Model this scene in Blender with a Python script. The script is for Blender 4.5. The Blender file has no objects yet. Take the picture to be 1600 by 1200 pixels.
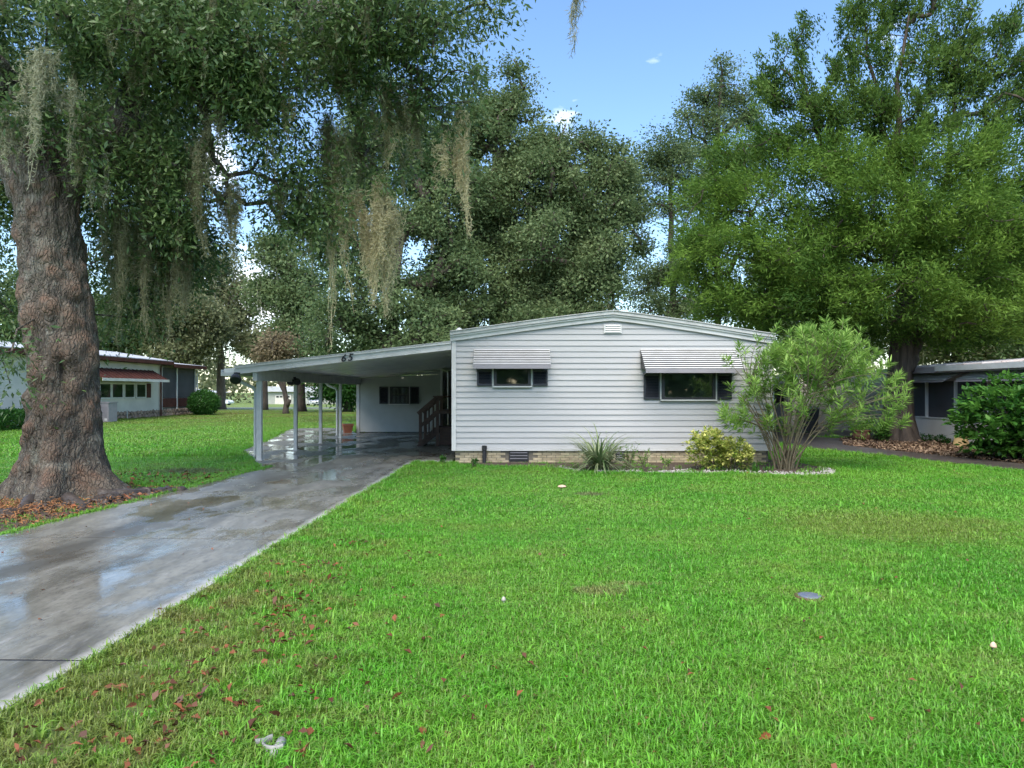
import bpy, math, random
import numpy as np
from mathutils import Vector, Matrix, noise

# ------------------------------------------------------------------ camera, sky, sun, exposure
SC = bpy.context.scene
COL = SC.collection
CAM_H, F, HZ = 1.66, 1100.0, 610.0
cam = bpy.data.cameras.new('camera')
cam.sensor_width = 36; cam.lens = 36 * F / 1600; cam.shift_y = 10 / 1600
cam.clip_start = .05; cam.clip_end = 3000
co = bpy.data.objects.new('camera', cam); COL.objects.link(co)
co.location = (0, 0, CAM_H); co.rotation_euler = (math.radians(90), 0, 0)
SC.camera = co
SUN_EL, SUN_AZ = 54, 192          # azimuth clockwise from +Y
w = bpy.data.worlds.new('World'); SC.world = w; w.use_nodes = True
nt = w.node_tree; bg = nt.nodes['Background']; bg.inputs['Strength'].default_value = .08
sky = nt.nodes.new('ShaderNodeTexSky'); sky.sky_type = 'NISHITA'; sky.sun_disc = False
sky.sun_elevation = math.radians(SUN_EL); sky.sun_rotation = math.radians(SUN_AZ)
sky.air_density = 1.0; sky.dust_density = .5; sky.ozone_density = 1.3
# small white clouds in the sky
tc = nt.nodes.new('ShaderNodeTexCoord')
def wn(t): return nt.nodes.new(t)
nz = wn('ShaderNodeTexNoise'); nz.inputs['Scale'].default_value = 26; nz.inputs['Detail'].default_value = 6
mp = wn('ShaderNodeMapping'); mp.inputs['Scale'].default_value = (1, 1, 2.2)
nt.links.new(tc.outputs['Generated'], mp.inputs[0]); nt.links.new(mp.outputs[0], nz.inputs['Vector'])
acc = None
for (px, py, r, amt) in ((878, 186, .034, .5), (1035, 92, .03, .08), (1380, 60, .05, .2), (400, 470, .09, .8), (330, 250, .05, .6)):
    d = Vector(((px - 800) / F, 1, (HZ - py) / F)).normalized()
    di = wn('ShaderNodeVectorMath'); di.operation = 'DISTANCE'; di.inputs[1].default_value = d
    nt.links.new(tc.outputs['Generated'], di.inputs[0])
    mr = wn('ShaderNodeMapRange'); mr.inputs[1].default_value = r; mr.inputs[2].default_value = 0; mr.inputs[3].default_value = 0; mr.inputs[4].default_value = 1
    nt.links.new(di.outputs['Value'], mr.inputs[0])
    mu = wn('ShaderNodeMath'); mu.operation = 'MULTIPLY'; mu.inputs[1].default_value = amt
    nt.links.new(mr.outputs[0], mu.inputs[0])
    if acc is None: acc = mu
    else:
        ad = wn('ShaderNodeMath'); ad.operation = 'MAXIMUM'
        nt.links.new(acc.outputs[0], ad.inputs[0]); nt.links.new(mu.outputs[0], ad.inputs[1]); acc = ad
su = wn('ShaderNodeMath'); su.operation = 'ADD'; nt.links.new(acc.outputs[0], su.inputs[0]); nt.links.new(nz.outputs[0], su.inputs[1])
mr = wn('ShaderNodeMapRange'); mr.inputs[1].default_value = .64; mr.inputs[2].default_value = 1.2
nt.links.new(su.outputs[0], mr.inputs[0])
m0 = wn('ShaderNodeMath'); m0.operation = 'GREATER_THAN'; m0.inputs[1].default_value = .01; nt.links.new(acc.outputs[0], m0.inputs[0])
m1 = wn('ShaderNodeMath'); m1.operation = 'MULTIPLY'; nt.links.new(mr.outputs[0], m1.inputs[0]); nt.links.new(m0.outputs[0], m1.inputs[1])
mx = wn('ShaderNodeMix'); mx.data_type = 'RGBA'; mx.inputs['B'].default_value = (8.5, 8.8, 9.2, 1)
nt.links.new(m1.outputs[0], mx.inputs['Factor']); hs = wn('ShaderNodeHueSaturation'); hs.inputs['Saturation'].default_value = 1.12; nt.links.new(sky.outputs[0], hs.inputs['Color']); nt.links.new(hs.outputs[0], mx.inputs['A']); nt.links.new(mx.outputs['Result'], bg.inputs[0])
sl = bpy.data.lights.new('sun', 'SUN'); sl.energy = 1.5; sl.angle = math.radians(60); sl.color = (1, .92, .80)
so = bpy.data.objects.new('sun', sl); COL.objects.link(so)
az, el = math.radians(SUN_AZ), math.radians(SUN_EL)
sdir = Vector((math.sin(az) * math.cos(el), math.cos(az) * math.cos(el), math.sin(el)))
so.rotation_euler = (-sdir).to_track_quat('-Z', 'Y').to_euler()
SC.view_settings.view_transform = 'Standard'; SC.view_settings.look = 'None'
SC.view_settings.exposure = 2.0; SC.view_settings.gamma = 1; SC.view_settings.use_curve_mapping = False
SC.cycles.max_bounces = 5; SC.cycles.transparent_max_bounces = 5; SC.cycles.diffuse_bounces = 3; SC.cycles.glossy_bounces = 2
SC.cycles.use_adaptive_sampling = True; SC.cycles.adaptive_threshold = .02

RNG = np.random.default_rng(7); random.seed(7)
def at(x, y, Y): return np.array(((x - 800) / F * Y, Y, CAM_H - (y - HZ) / F * Y))
def gp(x, y):
    Y = CAM_H * F / (y - HZ); return ((x - 800) / F * Y, Y)

# ------------------------------------------------------------------ materials
MATS = {}
def mat(name, a, b=None, scale=3.0, rough=.6, bump=0, bscale=30, spec=.5, metal=0, detail=5, stretch=(1, 1, 1), lo=.35, hi=.65, tint=None, transl=0, rand=0, coat=0):
    """procedural material: noise between two colours in world space, fine bump; tint = blend by face attribute"""
    m = bpy.data.materials.new(name); m.use_nodes = True; t = m.node_tree; N = t.nodes; Lk = t.links
    p = N['Principled BSDF']; out = N['Material Output']
    p.inputs['Roughness'].default_value = rough; p.inputs['Specular IOR Level'].default_value = spec; p.inputs['Metallic'].default_value = metal
    p.inputs['Coat Weight'].default_value = coat
    a = tuple(a) + (1,); b = (tuple(b) + (1,)) if b else a
    g = N.new('ShaderNodeNewGeometry'); mp = N.new('ShaderNodeMapping'); mp.inputs['Scale'].default_value = stretch
    Lk.new(g.outputs['Position'], mp.inputs[0])
    mix = N.new('ShaderNodeMix'); mix.data_type = 'RGBA'; mix.inputs['A'].default_value = a; mix.inputs['B'].default_value = b
    if tint:
        at_ = N.new('ShaderNodeAttribute'); at_.attribute_name = tint; fac = at_.outputs['Fac']
    else:
        nz = N.new('ShaderNodeTexNoise'); nz.inputs['Scale'].default_value = scale; nz.inputs['Detail'].default_value = detail; nz.inputs['Roughness'].default_value = .6
        Lk.new(mp.outputs[0], nz.inputs['Vector'])
        mr = N.new('ShaderNodeMapRange'); mr.inputs[1].default_value = lo; mr.inputs[2].default_value = hi
        Lk.new(nz.outputs[0], mr.inputs[0]); fac = mr.outputs[0]
    Lk.new(fac, mix.inputs['Factor'])
    colout = mix.outputs['Result']
    if rand:
        oi = N.new('ShaderNodeObjectInfo'); hs = N.new('ShaderNodeHueSaturation')
        mr2 = N.new('ShaderNodeMapRange'); mr2.inputs[3].default_value = 1 - rand; mr2.inputs[4].default_value = 1 + rand
        Lk.new(oi.outputs['Random'], mr2.inputs[0]); Lk.new(mr2.outputs[0], hs.inputs['Value']); Lk.new(colout, hs.inputs['Color']); colout = hs.outputs[0]
    Lk.new(colout, p.inputs['Base Color'])
    if bump:
        nb = N.new('ShaderNodeTexNoise'); nb.inputs['Scale'].default_value = bscale; nb.inputs['Detail'].default_value = 4
        Lk.new(mp.outputs[0], nb.inputs['Vector'])
        bp = N.new('ShaderNodeBump'); bp.inputs['Strength'].default_value = bump; bp.inputs['Distance'].default_value = .02
        Lk.new(nb.outputs[0], bp.inputs['Height']); Lk.new(bp.outputs[0], p.inputs['Normal'])
    if transl:
        tr = N.new('ShaderNodeBsdfTranslucent'); ms = N.new('ShaderNodeMixShader'); ms.inputs[0].default_value = transl
        Lk.new(colout, tr.inputs[0]); Lk.new(p.outputs[0], ms.inputs[1]); Lk.new(tr.outputs[0], ms.inputs[2]); Lk.new(ms.outputs[0], out.inputs[0])
    MATS[name] = m; return m

mat('siding', (.455, .455, .445), (.38, .383, .375), .9, .42, .06, 40, stretch=(.35, .35, 2.2), detail=7, lo=.3, hi=.75)
mat('siding_shed', (.44, .46, .43), (.37, .39, .365), 1.2, .45)
mat('white_trim', (.62, .62, .60), (.44, .44, .42), 2.5, .4, .05, 40, stretch=(1, 1, 1), lo=.4, hi=.85)
mat('roof_metal', (.56, .56, .54), (.36, .36, .34), 3, .45, lo=.4, hi=.8)
mat('ceiling_metal', (.80, .81, .79), (.74, .75, .73), 1.2, .3)
mat('post_metal', (.56, .57, .55), (.46, .47, .45), 5, .38)
mat('brick', (.52, .44, .29), (.37, .31, .20), 9, .85, .35, 90, rand=.22)
mat('mortar', (.20, .18, .14), (.14, .125, .10), 12, .9, .3, 90)
mat('black', (.018, .018, .02), (.03, .03, .032), 6, .5)
mat('shutter', (.020, .022, .030), (.034, .036, .045), 6, .45)
mat('frame', (.50, .51, .48), (.40, .41, .39), 6, .45)
mat('dark_inside', (.02, .022, .02))
mat('blind', (.15, .17, .15), (.11, .13, .11), 3, .7)
mat('digit', (.012, .012, .014), rough=.4)
mat('wood_dark', (.085, .045, .028), (.045, .026, .018), 5, .65, .3, 25, stretch=(1, 1, 6))
mat('terracotta', (.36, .13, .07), (.26, .09, .05), 6, .7, .2, 40)
mat('yellow_clay', (.42, .30, .13), (.32, .22, .10), 6, .75)
mat('brown_clay', (.20, .10, .06), (.12, .06, .04), 6, .7)
mat('brown_metal', (.115, .045, .034), (.075, .032, .025), 3, .8, spec=.12)
mat('white_siding', (.70, .66, .59), (.60, .565, .50), 1.0, .6, spec=.2)
mat('pink_roof', (.46, .38, .35), (.56, .53, .50), 2.5, .55, stretch=(.4, .4, 2))
mat('screen_mesh', (.035, .036, .042), (.06, .06, .07), 1.0, .7)
mat('stone', (.42, .31, .22), (.26, .18, .13), 4, .85, .5, 30, rand=.3)
mat('grey_metal', (.30, .28, .30), (.25, .24, .26), 4, .5)
mat('far_wall', (.40, .41, .36), (.34, .35, .31), 2, .7)
mat('far_roof', (.50, .51, .53), (.42, .43, .45), 2, .6)
mat('van_white', (.72, .74, .76), rough=.3, coat=.5)
mat('car_silver', (.42, .46, .46), rough=.3, coat=.5)
mat('tyre', (.02, .02, .02), rough=.8)
mat('rim', (.45, .45, .46), rough=.35, metal=.8)
mat('lamp_red', (.4, .03, .02), rough=.3)
mat('bark_grey', (.16, .13, .10), (.075, .06, .047), 7, .9, .7, 22, stretch=(1, 1, .3))
mat('bark_dark', (.075, .058, .045), (.035, .028, .022), 7, .9, .7, 22, stretch=(1, 1, .3))
mat('bark_cedar', (.105, .08, .062), (.05, .038, .03), 9, .9, .8, 26, stretch=(1, 1, .18))
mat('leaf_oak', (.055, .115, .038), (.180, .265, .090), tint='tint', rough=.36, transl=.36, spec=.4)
mat('leaf_oak_far', (.078, .130, .048), (.185, .245, .105), tint='tint', rough=.5, transl=.36, spec=.2)
mat('leaf_oak_mid', (.070, .122, .048), (.175, .240, .100), tint='tint', rough=.5, transl=.36, spec=.2)
mat('leaf_pale', (.12, .145, .065), (.23, .245, .13), tint='tint', rough=.6, transl=.36, spec=.2)
mat('leaf_brown', (.17, .14, .085), (.27, .22, .13), tint='tint', rough=.6, transl=.36, spec=.2)
mat('leaf_cedar', (.048, .112, .018), (.160, .270, .040), tint='tint', rough=.6, transl=.36, spec=.2)
mat('leaf_cedar_top', (.045, .100, .022), (.130, .215, .042), tint='tint', rough=.6, transl=.36, spec=.2)
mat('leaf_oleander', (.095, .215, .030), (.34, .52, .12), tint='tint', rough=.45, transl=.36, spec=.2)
mat('leaf_variegated', (.16, .27, .025), (.72, .70, .22), tint='tint', rough=.45, transl=.36, spec=.2)
mat('leaf_bush', (.035, .125, .022), (.11, .26, .04), tint='tint', rough=.35, transl=.36, spec=.2)
mat('leaf_strap', (.10, .18, .055), (.38, .42, .24), tint='tint', rough=.45, transl=.36, spec=.2)
mat('leaf_clip', (.022, .085, .015), (.06, .17, .03), tint='tint', rough=.5, transl=.36, spec=.2)
mat('stem', (.17, .14, .09), (.10, .09, .05), 10, .8)
mat('moss_green', (.17, .18, .095), (.32, .315, .18), tint='tint', rough=.9, transl=.35)
mat('moss_tan', (.36, .33, .18), (.64, .58, .35), tint='tint', rough=.9, transl=.35)
mat('moss_pale', (.27, .29, .18), (.42, .43, .30), tint='tint', rough=.9, transl=.35)
mat('dead_leaf', (.085, .034, .018), (.30, .10, .04), tint='tint', rough=.55, transl=.15)
mat('straw', (.20, .085, .03), (.38, .18, .06), tint='tint', rough=.8)
mat('litter', (.13, .075, .045), (.34, .24, .15), tint='tint', rough=.75)
mat('pebble', (.26, .24, .21), (.50, .48, .44), tint='tint', rough=.7)
mat('soil', (.050, .036, .024), (.085, .06, .04), 6, .9, .6, 30)
mat('dark_root', (.035, .028, .024), (.075, .058, .048), 9, .55, .8, 25)
mat('asphalt_path', (.085, .070, .060), (.048, .041, .036), 2.2, .38, .25, 60)
mat('road', (.24, .24, .23), (.18, .18, .175), 1, .8)
mat('pvc', (.34, .34, .32), (.18, .18, .16), 14, .6)
mat('mushroom', (.62, .36, .24), (.74, .52, .38), 30, .6)
mat('white_cap', (.42, .40, .34), (.32, .30, .25), 30, .6)
mat('lid_blue', (.10, .125, .19), (.16, .17, .20), 12, .5)
mat('lens', (.02, .022, .025), rough=.15)

def glass_mat():
    m = bpy.data.materials.new('window_glass'); m.use_nodes = True; t = m.node_tree; N = t.nodes
    N.remove(N['Principled BSDF']); tr = N.new('ShaderNodeBsdfTransparent'); tr.inputs[0].default_value = (.62, .66, .62, 1)
    gl = N.new('ShaderNodeBsdfGlossy'); gl.inputs['Roughness'].default_value = .03
    fr = N.new('ShaderNodeFresnel'); fr.inputs[0].default_value = 1.6
    ad = N.new('ShaderNodeMath'); ad.operation = 'ADD'; ad.inputs[1].default_value = .14
    ms = N.new('ShaderNodeMixShader'); t.links.new(fr.outputs[0], ad.inputs[0]); t.links.new(ad.outputs[0], ms.inputs[0])
    t.links.new(tr.outputs[0], ms.inputs[1]); t.links.new(gl.outputs[0], ms.inputs[2]); t.links.new(ms.outputs[0], N['Material Output'].inputs[0])
    MATS['glass'] = m
glass_mat()

def concrete_mat():
    m = bpy.data.materials.new('wet_concrete'); m.use_nodes = True; t = m.node_tree; N = t.nodes; L = t.links; p = N['Principled BSDF']
    g = N.new('ShaderNodeNewGeometry')
    def noise_(scale, det, st=(1, 1, 1), ro=.6):
        mp = N.new('ShaderNodeMapping'); mp.inputs['Scale'].default_value = st; L.new(g.outputs['Position'], mp.inputs[0])
        n = N.new('ShaderNodeTexNoise'); n.inputs['Scale'].default_value = scale; n.inputs['Detail'].default_value = det; n.inputs['Roughness'].default_value = ro
        L.new(mp.outputs[0], n.inputs['Vector']); return n.outputs[0]
    def rng(s, a, b, c=0, d=1):
        r = N.new('ShaderNodeMapRange'); r.inputs[1].default_value = a; r.inputs[2].default_value = b; r.inputs[3].default_value = c; r.inputs[4].default_value = d
        L.new(s, r.inputs[0]); return r.outputs[0]
    def mix(f, a, b):
        x = N.new('ShaderNodeMix'); x.data_type = 'RGBA'
        for k, v in (('Factor', f), ('A', a), ('B', b)):
            if isinstance(v, tuple): x.inputs[k].default_value = v + (1,)
            else: L.new(v, x.inputs[k])
        return x.outputs['Result']
    c = mix(rng(noise_(2.2, 9, (1.6, .55, 1), .72), .36, .64), (.235, .231, .200), (.128, .126, .107))
    c = mix(rng(noise_(.75, 7, (1.5, .45, 1), .7), .50, .64), c, (.078, .077, .064))
    c = mix(rng(noise_(26, 6, (1, .45, 1)), .48, .66, 0, .55), c, (.095, .094, .092))
    c = mix(rng(noise_(6, 5, (3, .6, 1)), .6, .75, 0, .5), c, (.34, .335, .33))
    sp = N.new('ShaderNodeSeparateXYZ'); L.new(g.outputs['Position'], sp.inputs[0])
    def m_(op, a, b):
        x = N.new('ShaderNodeMath'); x.operation = op
        for i, v in enumerate((a, b)):
            if isinstance(v, (int, float)): x.inputs[i].default_value = v
            else: L.new(v, x.inputs[i])
        return x.outputs[0]
    ed = m_('SUBTRACT', m_('ADD', m_('MULTIPLY', sp.outputs[1], .0246), -2.615), sp.outputs[0])     # worn pale strip along the right edge
    ed = m_('MULTIPLY', rng(m_('ADD', ed, m_('MULTIPLY', m_('SUBTRACT', noise_(5, 4), .5), .12)), .19, .09), rng(sp.outputs[1], 16.6, 16.2))
    c = mix(m_('MULTIPLY', ed, .85), c, (.46, .45, .42))
    st = m_('ABSOLUTE', m_('SUBTRACT', m_('ADD', m_('MULTIPLY', sp.outputs[1], .028), -4.75), sp.outputs[0]), 0)  # oil and leaf stain down the middle
    st = m_('MULTIPLY', rng(m_('ADD', st, m_('MULTIPLY', m_('SUBTRACT', noise_(1.7, 5, (1, .6, 1)), .5), 1.6)), .5, .05), rng(sp.outputs[1], 15, 12.5))
    c = mix(m_('MULTIPLY', st, .8), c, (.060, .056, .046))
    L.new(c, p.inputs['Base Color'])
    wet = rng(noise_(.9, 5, (1.3, .7, 1)), .46, .56, .40, .07)
    L.new(wet, p.inputs['Roughness']); p.inputs['Specular IOR Level'].default_value = .36
    bp = N.new('ShaderNodeBump'); bp.inputs['Strength'].default_value = .22; bp.inputs['Distance'].default_value = .01
    ad = N.new('ShaderNodeMath'); ad.operation = 'MULTIPLY'; L.new(noise_(34, 3, (1, .5, 1)), ad.inputs[0]); L.new(rng(noise_(.9, 5, (1.3, .7, 1)), .42, .58, 1, .25), ad.inputs[1])
    L.new(ad.outputs[0], bp.inputs['Height']); L.new(bp.outputs[0], p.inputs['Normal'])
    MATS['concrete'] = m
concrete_mat()

def lawn_mats():
    """ground sheet and blades share the same world-space patches: vivid, yellowish, brown"""
    for name, grass in (('ground', False), ('blade', True)):
        m = bpy.data.materials.new('lawn_' + name); m.use_nodes = True; t = m.node_tree; N = t.nodes; L = t.links; p = N['Principled BSDF']
        g = N.new('ShaderNodeNewGeometry'); sp = N.new('ShaderNodeSeparateXYZ'); L.new(g.outputs['Position'], sp.inputs[0])
        fl = N.new('ShaderNodeCombineXYZ'); L.new(sp.outputs[0], fl.inputs[0]); L.new(sp.outputs[1], fl.inputs[1])
        def noise_(scale, det=4, ro=.6):
            n = N.new('ShaderNodeTexNoise'); n.inputs['Scale'].default_value = scale; n.inputs['Detail'].default_value = det; n.inputs['Roughness'].default_value = ro
            L.new(fl.outputs[0], n.inputs['Vector']); return n.outputs[0]
        def rng(s, a, b, c=0, d=1):
            r = N.new('ShaderNodeMapRange'); r.inputs[1].default_value = a; r.inputs[2].default_value = b; r.inputs[3].default_value = c; r.inputs[4].default_value = d
            L.new(s, r.inputs[0]); return r.outputs[0]
        def math_(op, a, b):
            x = N.new('ShaderNodeMath'); x.operation = op
            for i, v in enumerate((a, b)):
                if isinstance(v, (int, float)): x.inputs[i].default_value = v
                else: L.new(v, x.inputs[i])
            return x.outputs[0]
        def mix(f, a, b):
            x = N.new('ShaderNodeMix'); x.data_type = 'RGBA'
            for k, v in (('Factor', f), ('A', a), ('B', b)):
                if isinstance(v, tuple): x.inputs[k].default_value = v + (1,)
                else: L.new(v, x.inputs[k])
            return x.outputs['Result']
        c = mix(rng(noise_(.55), .36, .66), (.108, .365, .022), (.185, .435, .038))
        c = mix(rng(noise_(2.6), .45, .72, 0, .6), c, (.100, .295, .020))
        # worn, leaf-strewn strip beside the driveway and old thatch patches
        dist = math_('ABSOLUTE', math_('ADD', sp.outputs[0], 2.3), 0)
        near = math_('MULTIPLY', rng(dist, 0.0, 2.1, 1, 0), rng(sp.outputs[1], 9, 4, .35, 1))
        f = rng(math_('ADD', noise_(3.2, 5), math_('MULTIPLY', near, .42)), .62, .92)
        c = mix(math_('MULTIPLY', f, .75), c, (.22, .18, .06))
        c = mix(rng(noise_(1.1, 5), .53, .72, 0, .6), c, (.23, .30, .055)); c = mix(rng(noise_(.28, 3), .45, .65, 0, .45), c, (.175, .36, .038))
        for (tx, ty, rx, ry, col) in ((.72, 5.75, .26, .16, (.30, .30, .11)), (.98, 5.95, .34, .07, (.26, .29, .09)), (1.25, 11.2, .30, .22, (.17, .15, .08)), (-6.6, 14.4, .9, .5, (.13, .12, .06)), (4.6, 8.6, 1.6, 1.2, (.21, .30, .045)), (6.0, 6.6, 1.2, .8, (.20, .29, .045))):
            ex = math_('POWER', math_('DIVIDE', math_('SUBTRACT', sp.outputs[0], tx), rx), 2.0); ey = math_('POWER', math_('ABSOLUTE', math_('DIVIDE', math_('SUBTRACT', sp.outputs[1], ty), ry), 0), 2.0)
            dd_ = math_('ADD', math_('ADD', math_('ABSOLUTE', ex, 0), ey), math_('MULTIPLY', math_('SUBTRACT', noise_(7, 4), .5), 2.4))
            c = mix(rng(dd_, 1.2, .2, 0, .75), c, col)
        back = rng(sp.outputs[1], 20, 46)
        c = mix(math_('MULTIPLY', back, rng(noise_(.35, 4), .38, .62, .35, 1)), c, (.20, .21, .05))
        if grass:
            oi = N.new('ShaderNodeAttribute'); oi.attribute_name = 'val'; hs = N.new('ShaderNodeHueSaturation')
            L.new(rng(oi.outputs['Fac'], 0, 1, .62, 1.4), hs.inputs['Value']); L.new(c, hs.inputs['Color'])
            at_ = N.new('ShaderNodeAttribute'); at_.attribute_name = 'tint'
            c = mix(at_.outputs['Fac'], hs.outputs[0], (.20, .165, .07))
            L.new(c, p.inputs['Base Color']); p.inputs['Roughness'].default_value = .42
            tr = N.new('ShaderNodeBsdfTranslucent'); ms = N.new('ShaderNodeMixShader'); ms.inputs[0].default_value = .3
            L.new(c, tr.inputs[0]); L.new(p.outputs[0], ms.inputs[1]); L.new(tr.outputs[0], ms.inputs[2]); L.new(ms.outputs[0], N['Material Output'].inputs[0])
        else:
            soil = mix(rng(noise_(40, 3), .4, .7), c, (.05, .05, .02))
            soil = mix(rng(sp.outputs[1], 10, 40, .55, 0), soil, (.055, .062, .02))
            L.new(soil, p.inputs['Base Color']); p.inputs['Roughness'].default_value = .9
            bp = N.new('ShaderNodeBump'); bp.inputs['Strength'].default_value = .6; bp.inputs['Distance'].default_value = .05
            L.new(noise_(14, 5), bp.inputs['Height']); L.new(bp.outputs[0], p.inputs['Normal'])
        MATS['lawn_' + name] = m
lawn_mats()

def trunk_mat():
    m = bpy.data.materials.new('burled_bark'); m.use_nodes = True; t = m.node_tree; N = t.nodes; L = t.links; p = N['Principled BSDF']
    g = N.new('ShaderNodeNewGeometry')
    def noise_(scale, det=5, st=(1, 1, 1)):
        mp = N.new('ShaderNodeMapping'); mp.inputs['Scale'].default_value = st; L.new(g.outputs['Position'], mp.inputs[0])
        n = N.new('ShaderNodeTexNoise'); n.inputs['Scale'].default_value = scale; n.inputs['Detail'].default_value = det; n.inputs['Roughness'].default_value = .65
        L.new(mp.outputs[0], n.inputs['Vector']); return n.outputs[0]
    def rng(s, a, b, c=0, d=1):
        r = N.new('ShaderNodeMapRange'); r.inputs[1].default_value = a; r.inputs[2].default_value = b; r.inputs[3].default_value = c; r.inputs[4].default_value = d
        L.new(s, r.inputs[0]); return r.outputs[0]
    def mix(f, a, b):
        x = N.new('ShaderNodeMix'); x.data_type = 'RGBA'
        for k, v in (('Factor', f), ('A', a), ('B', b)):
            if isinstance(v, tuple): x.inputs[k].default_value = v + (1,)
            else: L.new(v, x.inputs[k])
        return x.outputs['Result']
    c = mix(rng(noise_(10, 6, (1, 1, .3)), .36, .66), (.145, .122, .092), (.044, .036, .028))
    c = mix(rng(noise_(2.4, 7), .54, .66, 0, .7), c, (.25, .25, .20))           # pale lichen
    c = mix(rng(noise_(16, 4), .56, .68, 0, .6), c, (.21, .22, .18))
    c = mix(rng(noise_(1.6, 5), .56, .72, 0, .55), c, (.055, .062, .032))           # green algae
    a = N.new('ShaderNodeAttribute'); a.attribute_name = 'burl'
    br = mix(rng(noise_(9, 5), .35, .65), (.165, .092, .056), (.135, .104, .072))
    x = N.new('ShaderNodeMath'); x.operation = 'MULTIPLY'; L.new(a.outputs['Fac'], x.inputs[0]); L.new(rng(noise_(3.0, 5), .30, .48), x.inputs[1])
    c = mix(x.outputs[0], c, br)
    L.new(c, p.inputs['Base Color']); p.inputs['Roughness'].default_value = .8
    bp = N.new('ShaderNodeBump'); bp.inputs['Strength'].default_value = .8; bp.inputs['Distance'].default_value = .035
    vo = N.new('ShaderNodeTexVoronoi'); vo.feature = 'DISTANCE_TO_EDGE'; vo.inputs['Scale'].default_value = 21; vo.inputs['Randomness'].default_value = 1
    mpv = N.new('ShaderNodeMapping'); mpv.inputs['Scale'].default_value = (1, 1, .22); wv = N.new('ShaderNodeVectorMath'); wv.operation = 'ADD'; nv = N.new('ShaderNodeTexNoise'); nv.inputs['Scale'].default_value = 5; nv.inputs['Detail'].default_value = 4
    sv = N.new('ShaderNodeVectorMath'); sv.operation = 'SCALE'; sv.inputs['Scale'].default_value = .16; L.new(g.outputs['Position'], nv.inputs['Vector']); L.new(nv.outputs['Color'], sv.inputs[0]); L.new(g.outputs['Position'], wv.inputs[0]); L.new(sv.outputs[0], wv.inputs[1]); L.new(wv.outputs[0], mpv.inputs[0]); L.new(mpv.outputs[0], vo.inputs['Vector'])
    hh = N.new('ShaderNodeMath'); hh.operation = 'ADD'; L.new(rng(vo.outputs['Distance'], 0, .22), hh.inputs[0]); L.new(noise_(30, 6, (1, 1, .4)), hh.inputs[1])
    L.new(hh.outputs[0], bp.inputs['Height'])
    c2 = mix(rng(vo.outputs['Distance'], .0, .10, .42, 0), c, (.035, .028, .022)); L.new(c2, p.inputs['Base Color']); L.new(bp.outputs[0], p.inputs['Normal'])
    MATS['burled_bark'] = m
trunk_mat()

# ------------------------------------------------------------------ object helpers
def tag(o, label=None, cat=None, group=None, kind=None):
    for k, v in (('label', label), ('category', cat), ('group', group), ('kind', kind)):
        if v: o[k] = v
    return o
def thing(name, label, cat, loc, group=None):
    o = bpy.data.objects.new(name, None); COL.objects.link(o); o.location = loc; o.empty_display_size = .2
    return tag(o, label, cat, group)
def adopt(o, parent):
    if parent is not None:
        o.parent = parent
        if parent.type == 'EMPTY': o.matrix_parent_inverse = Matrix.Translation(-Vector(parent.location))
    return o
def link_mesh(name, me, parent=None, m=None):
    if m is not None and not me.materials: me.materials.append(MATS[m] if isinstance(m, str) else m)
    o = bpy.data.objects.new(name, me); COL.objects.link(o); return adopt(o, parent)

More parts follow.
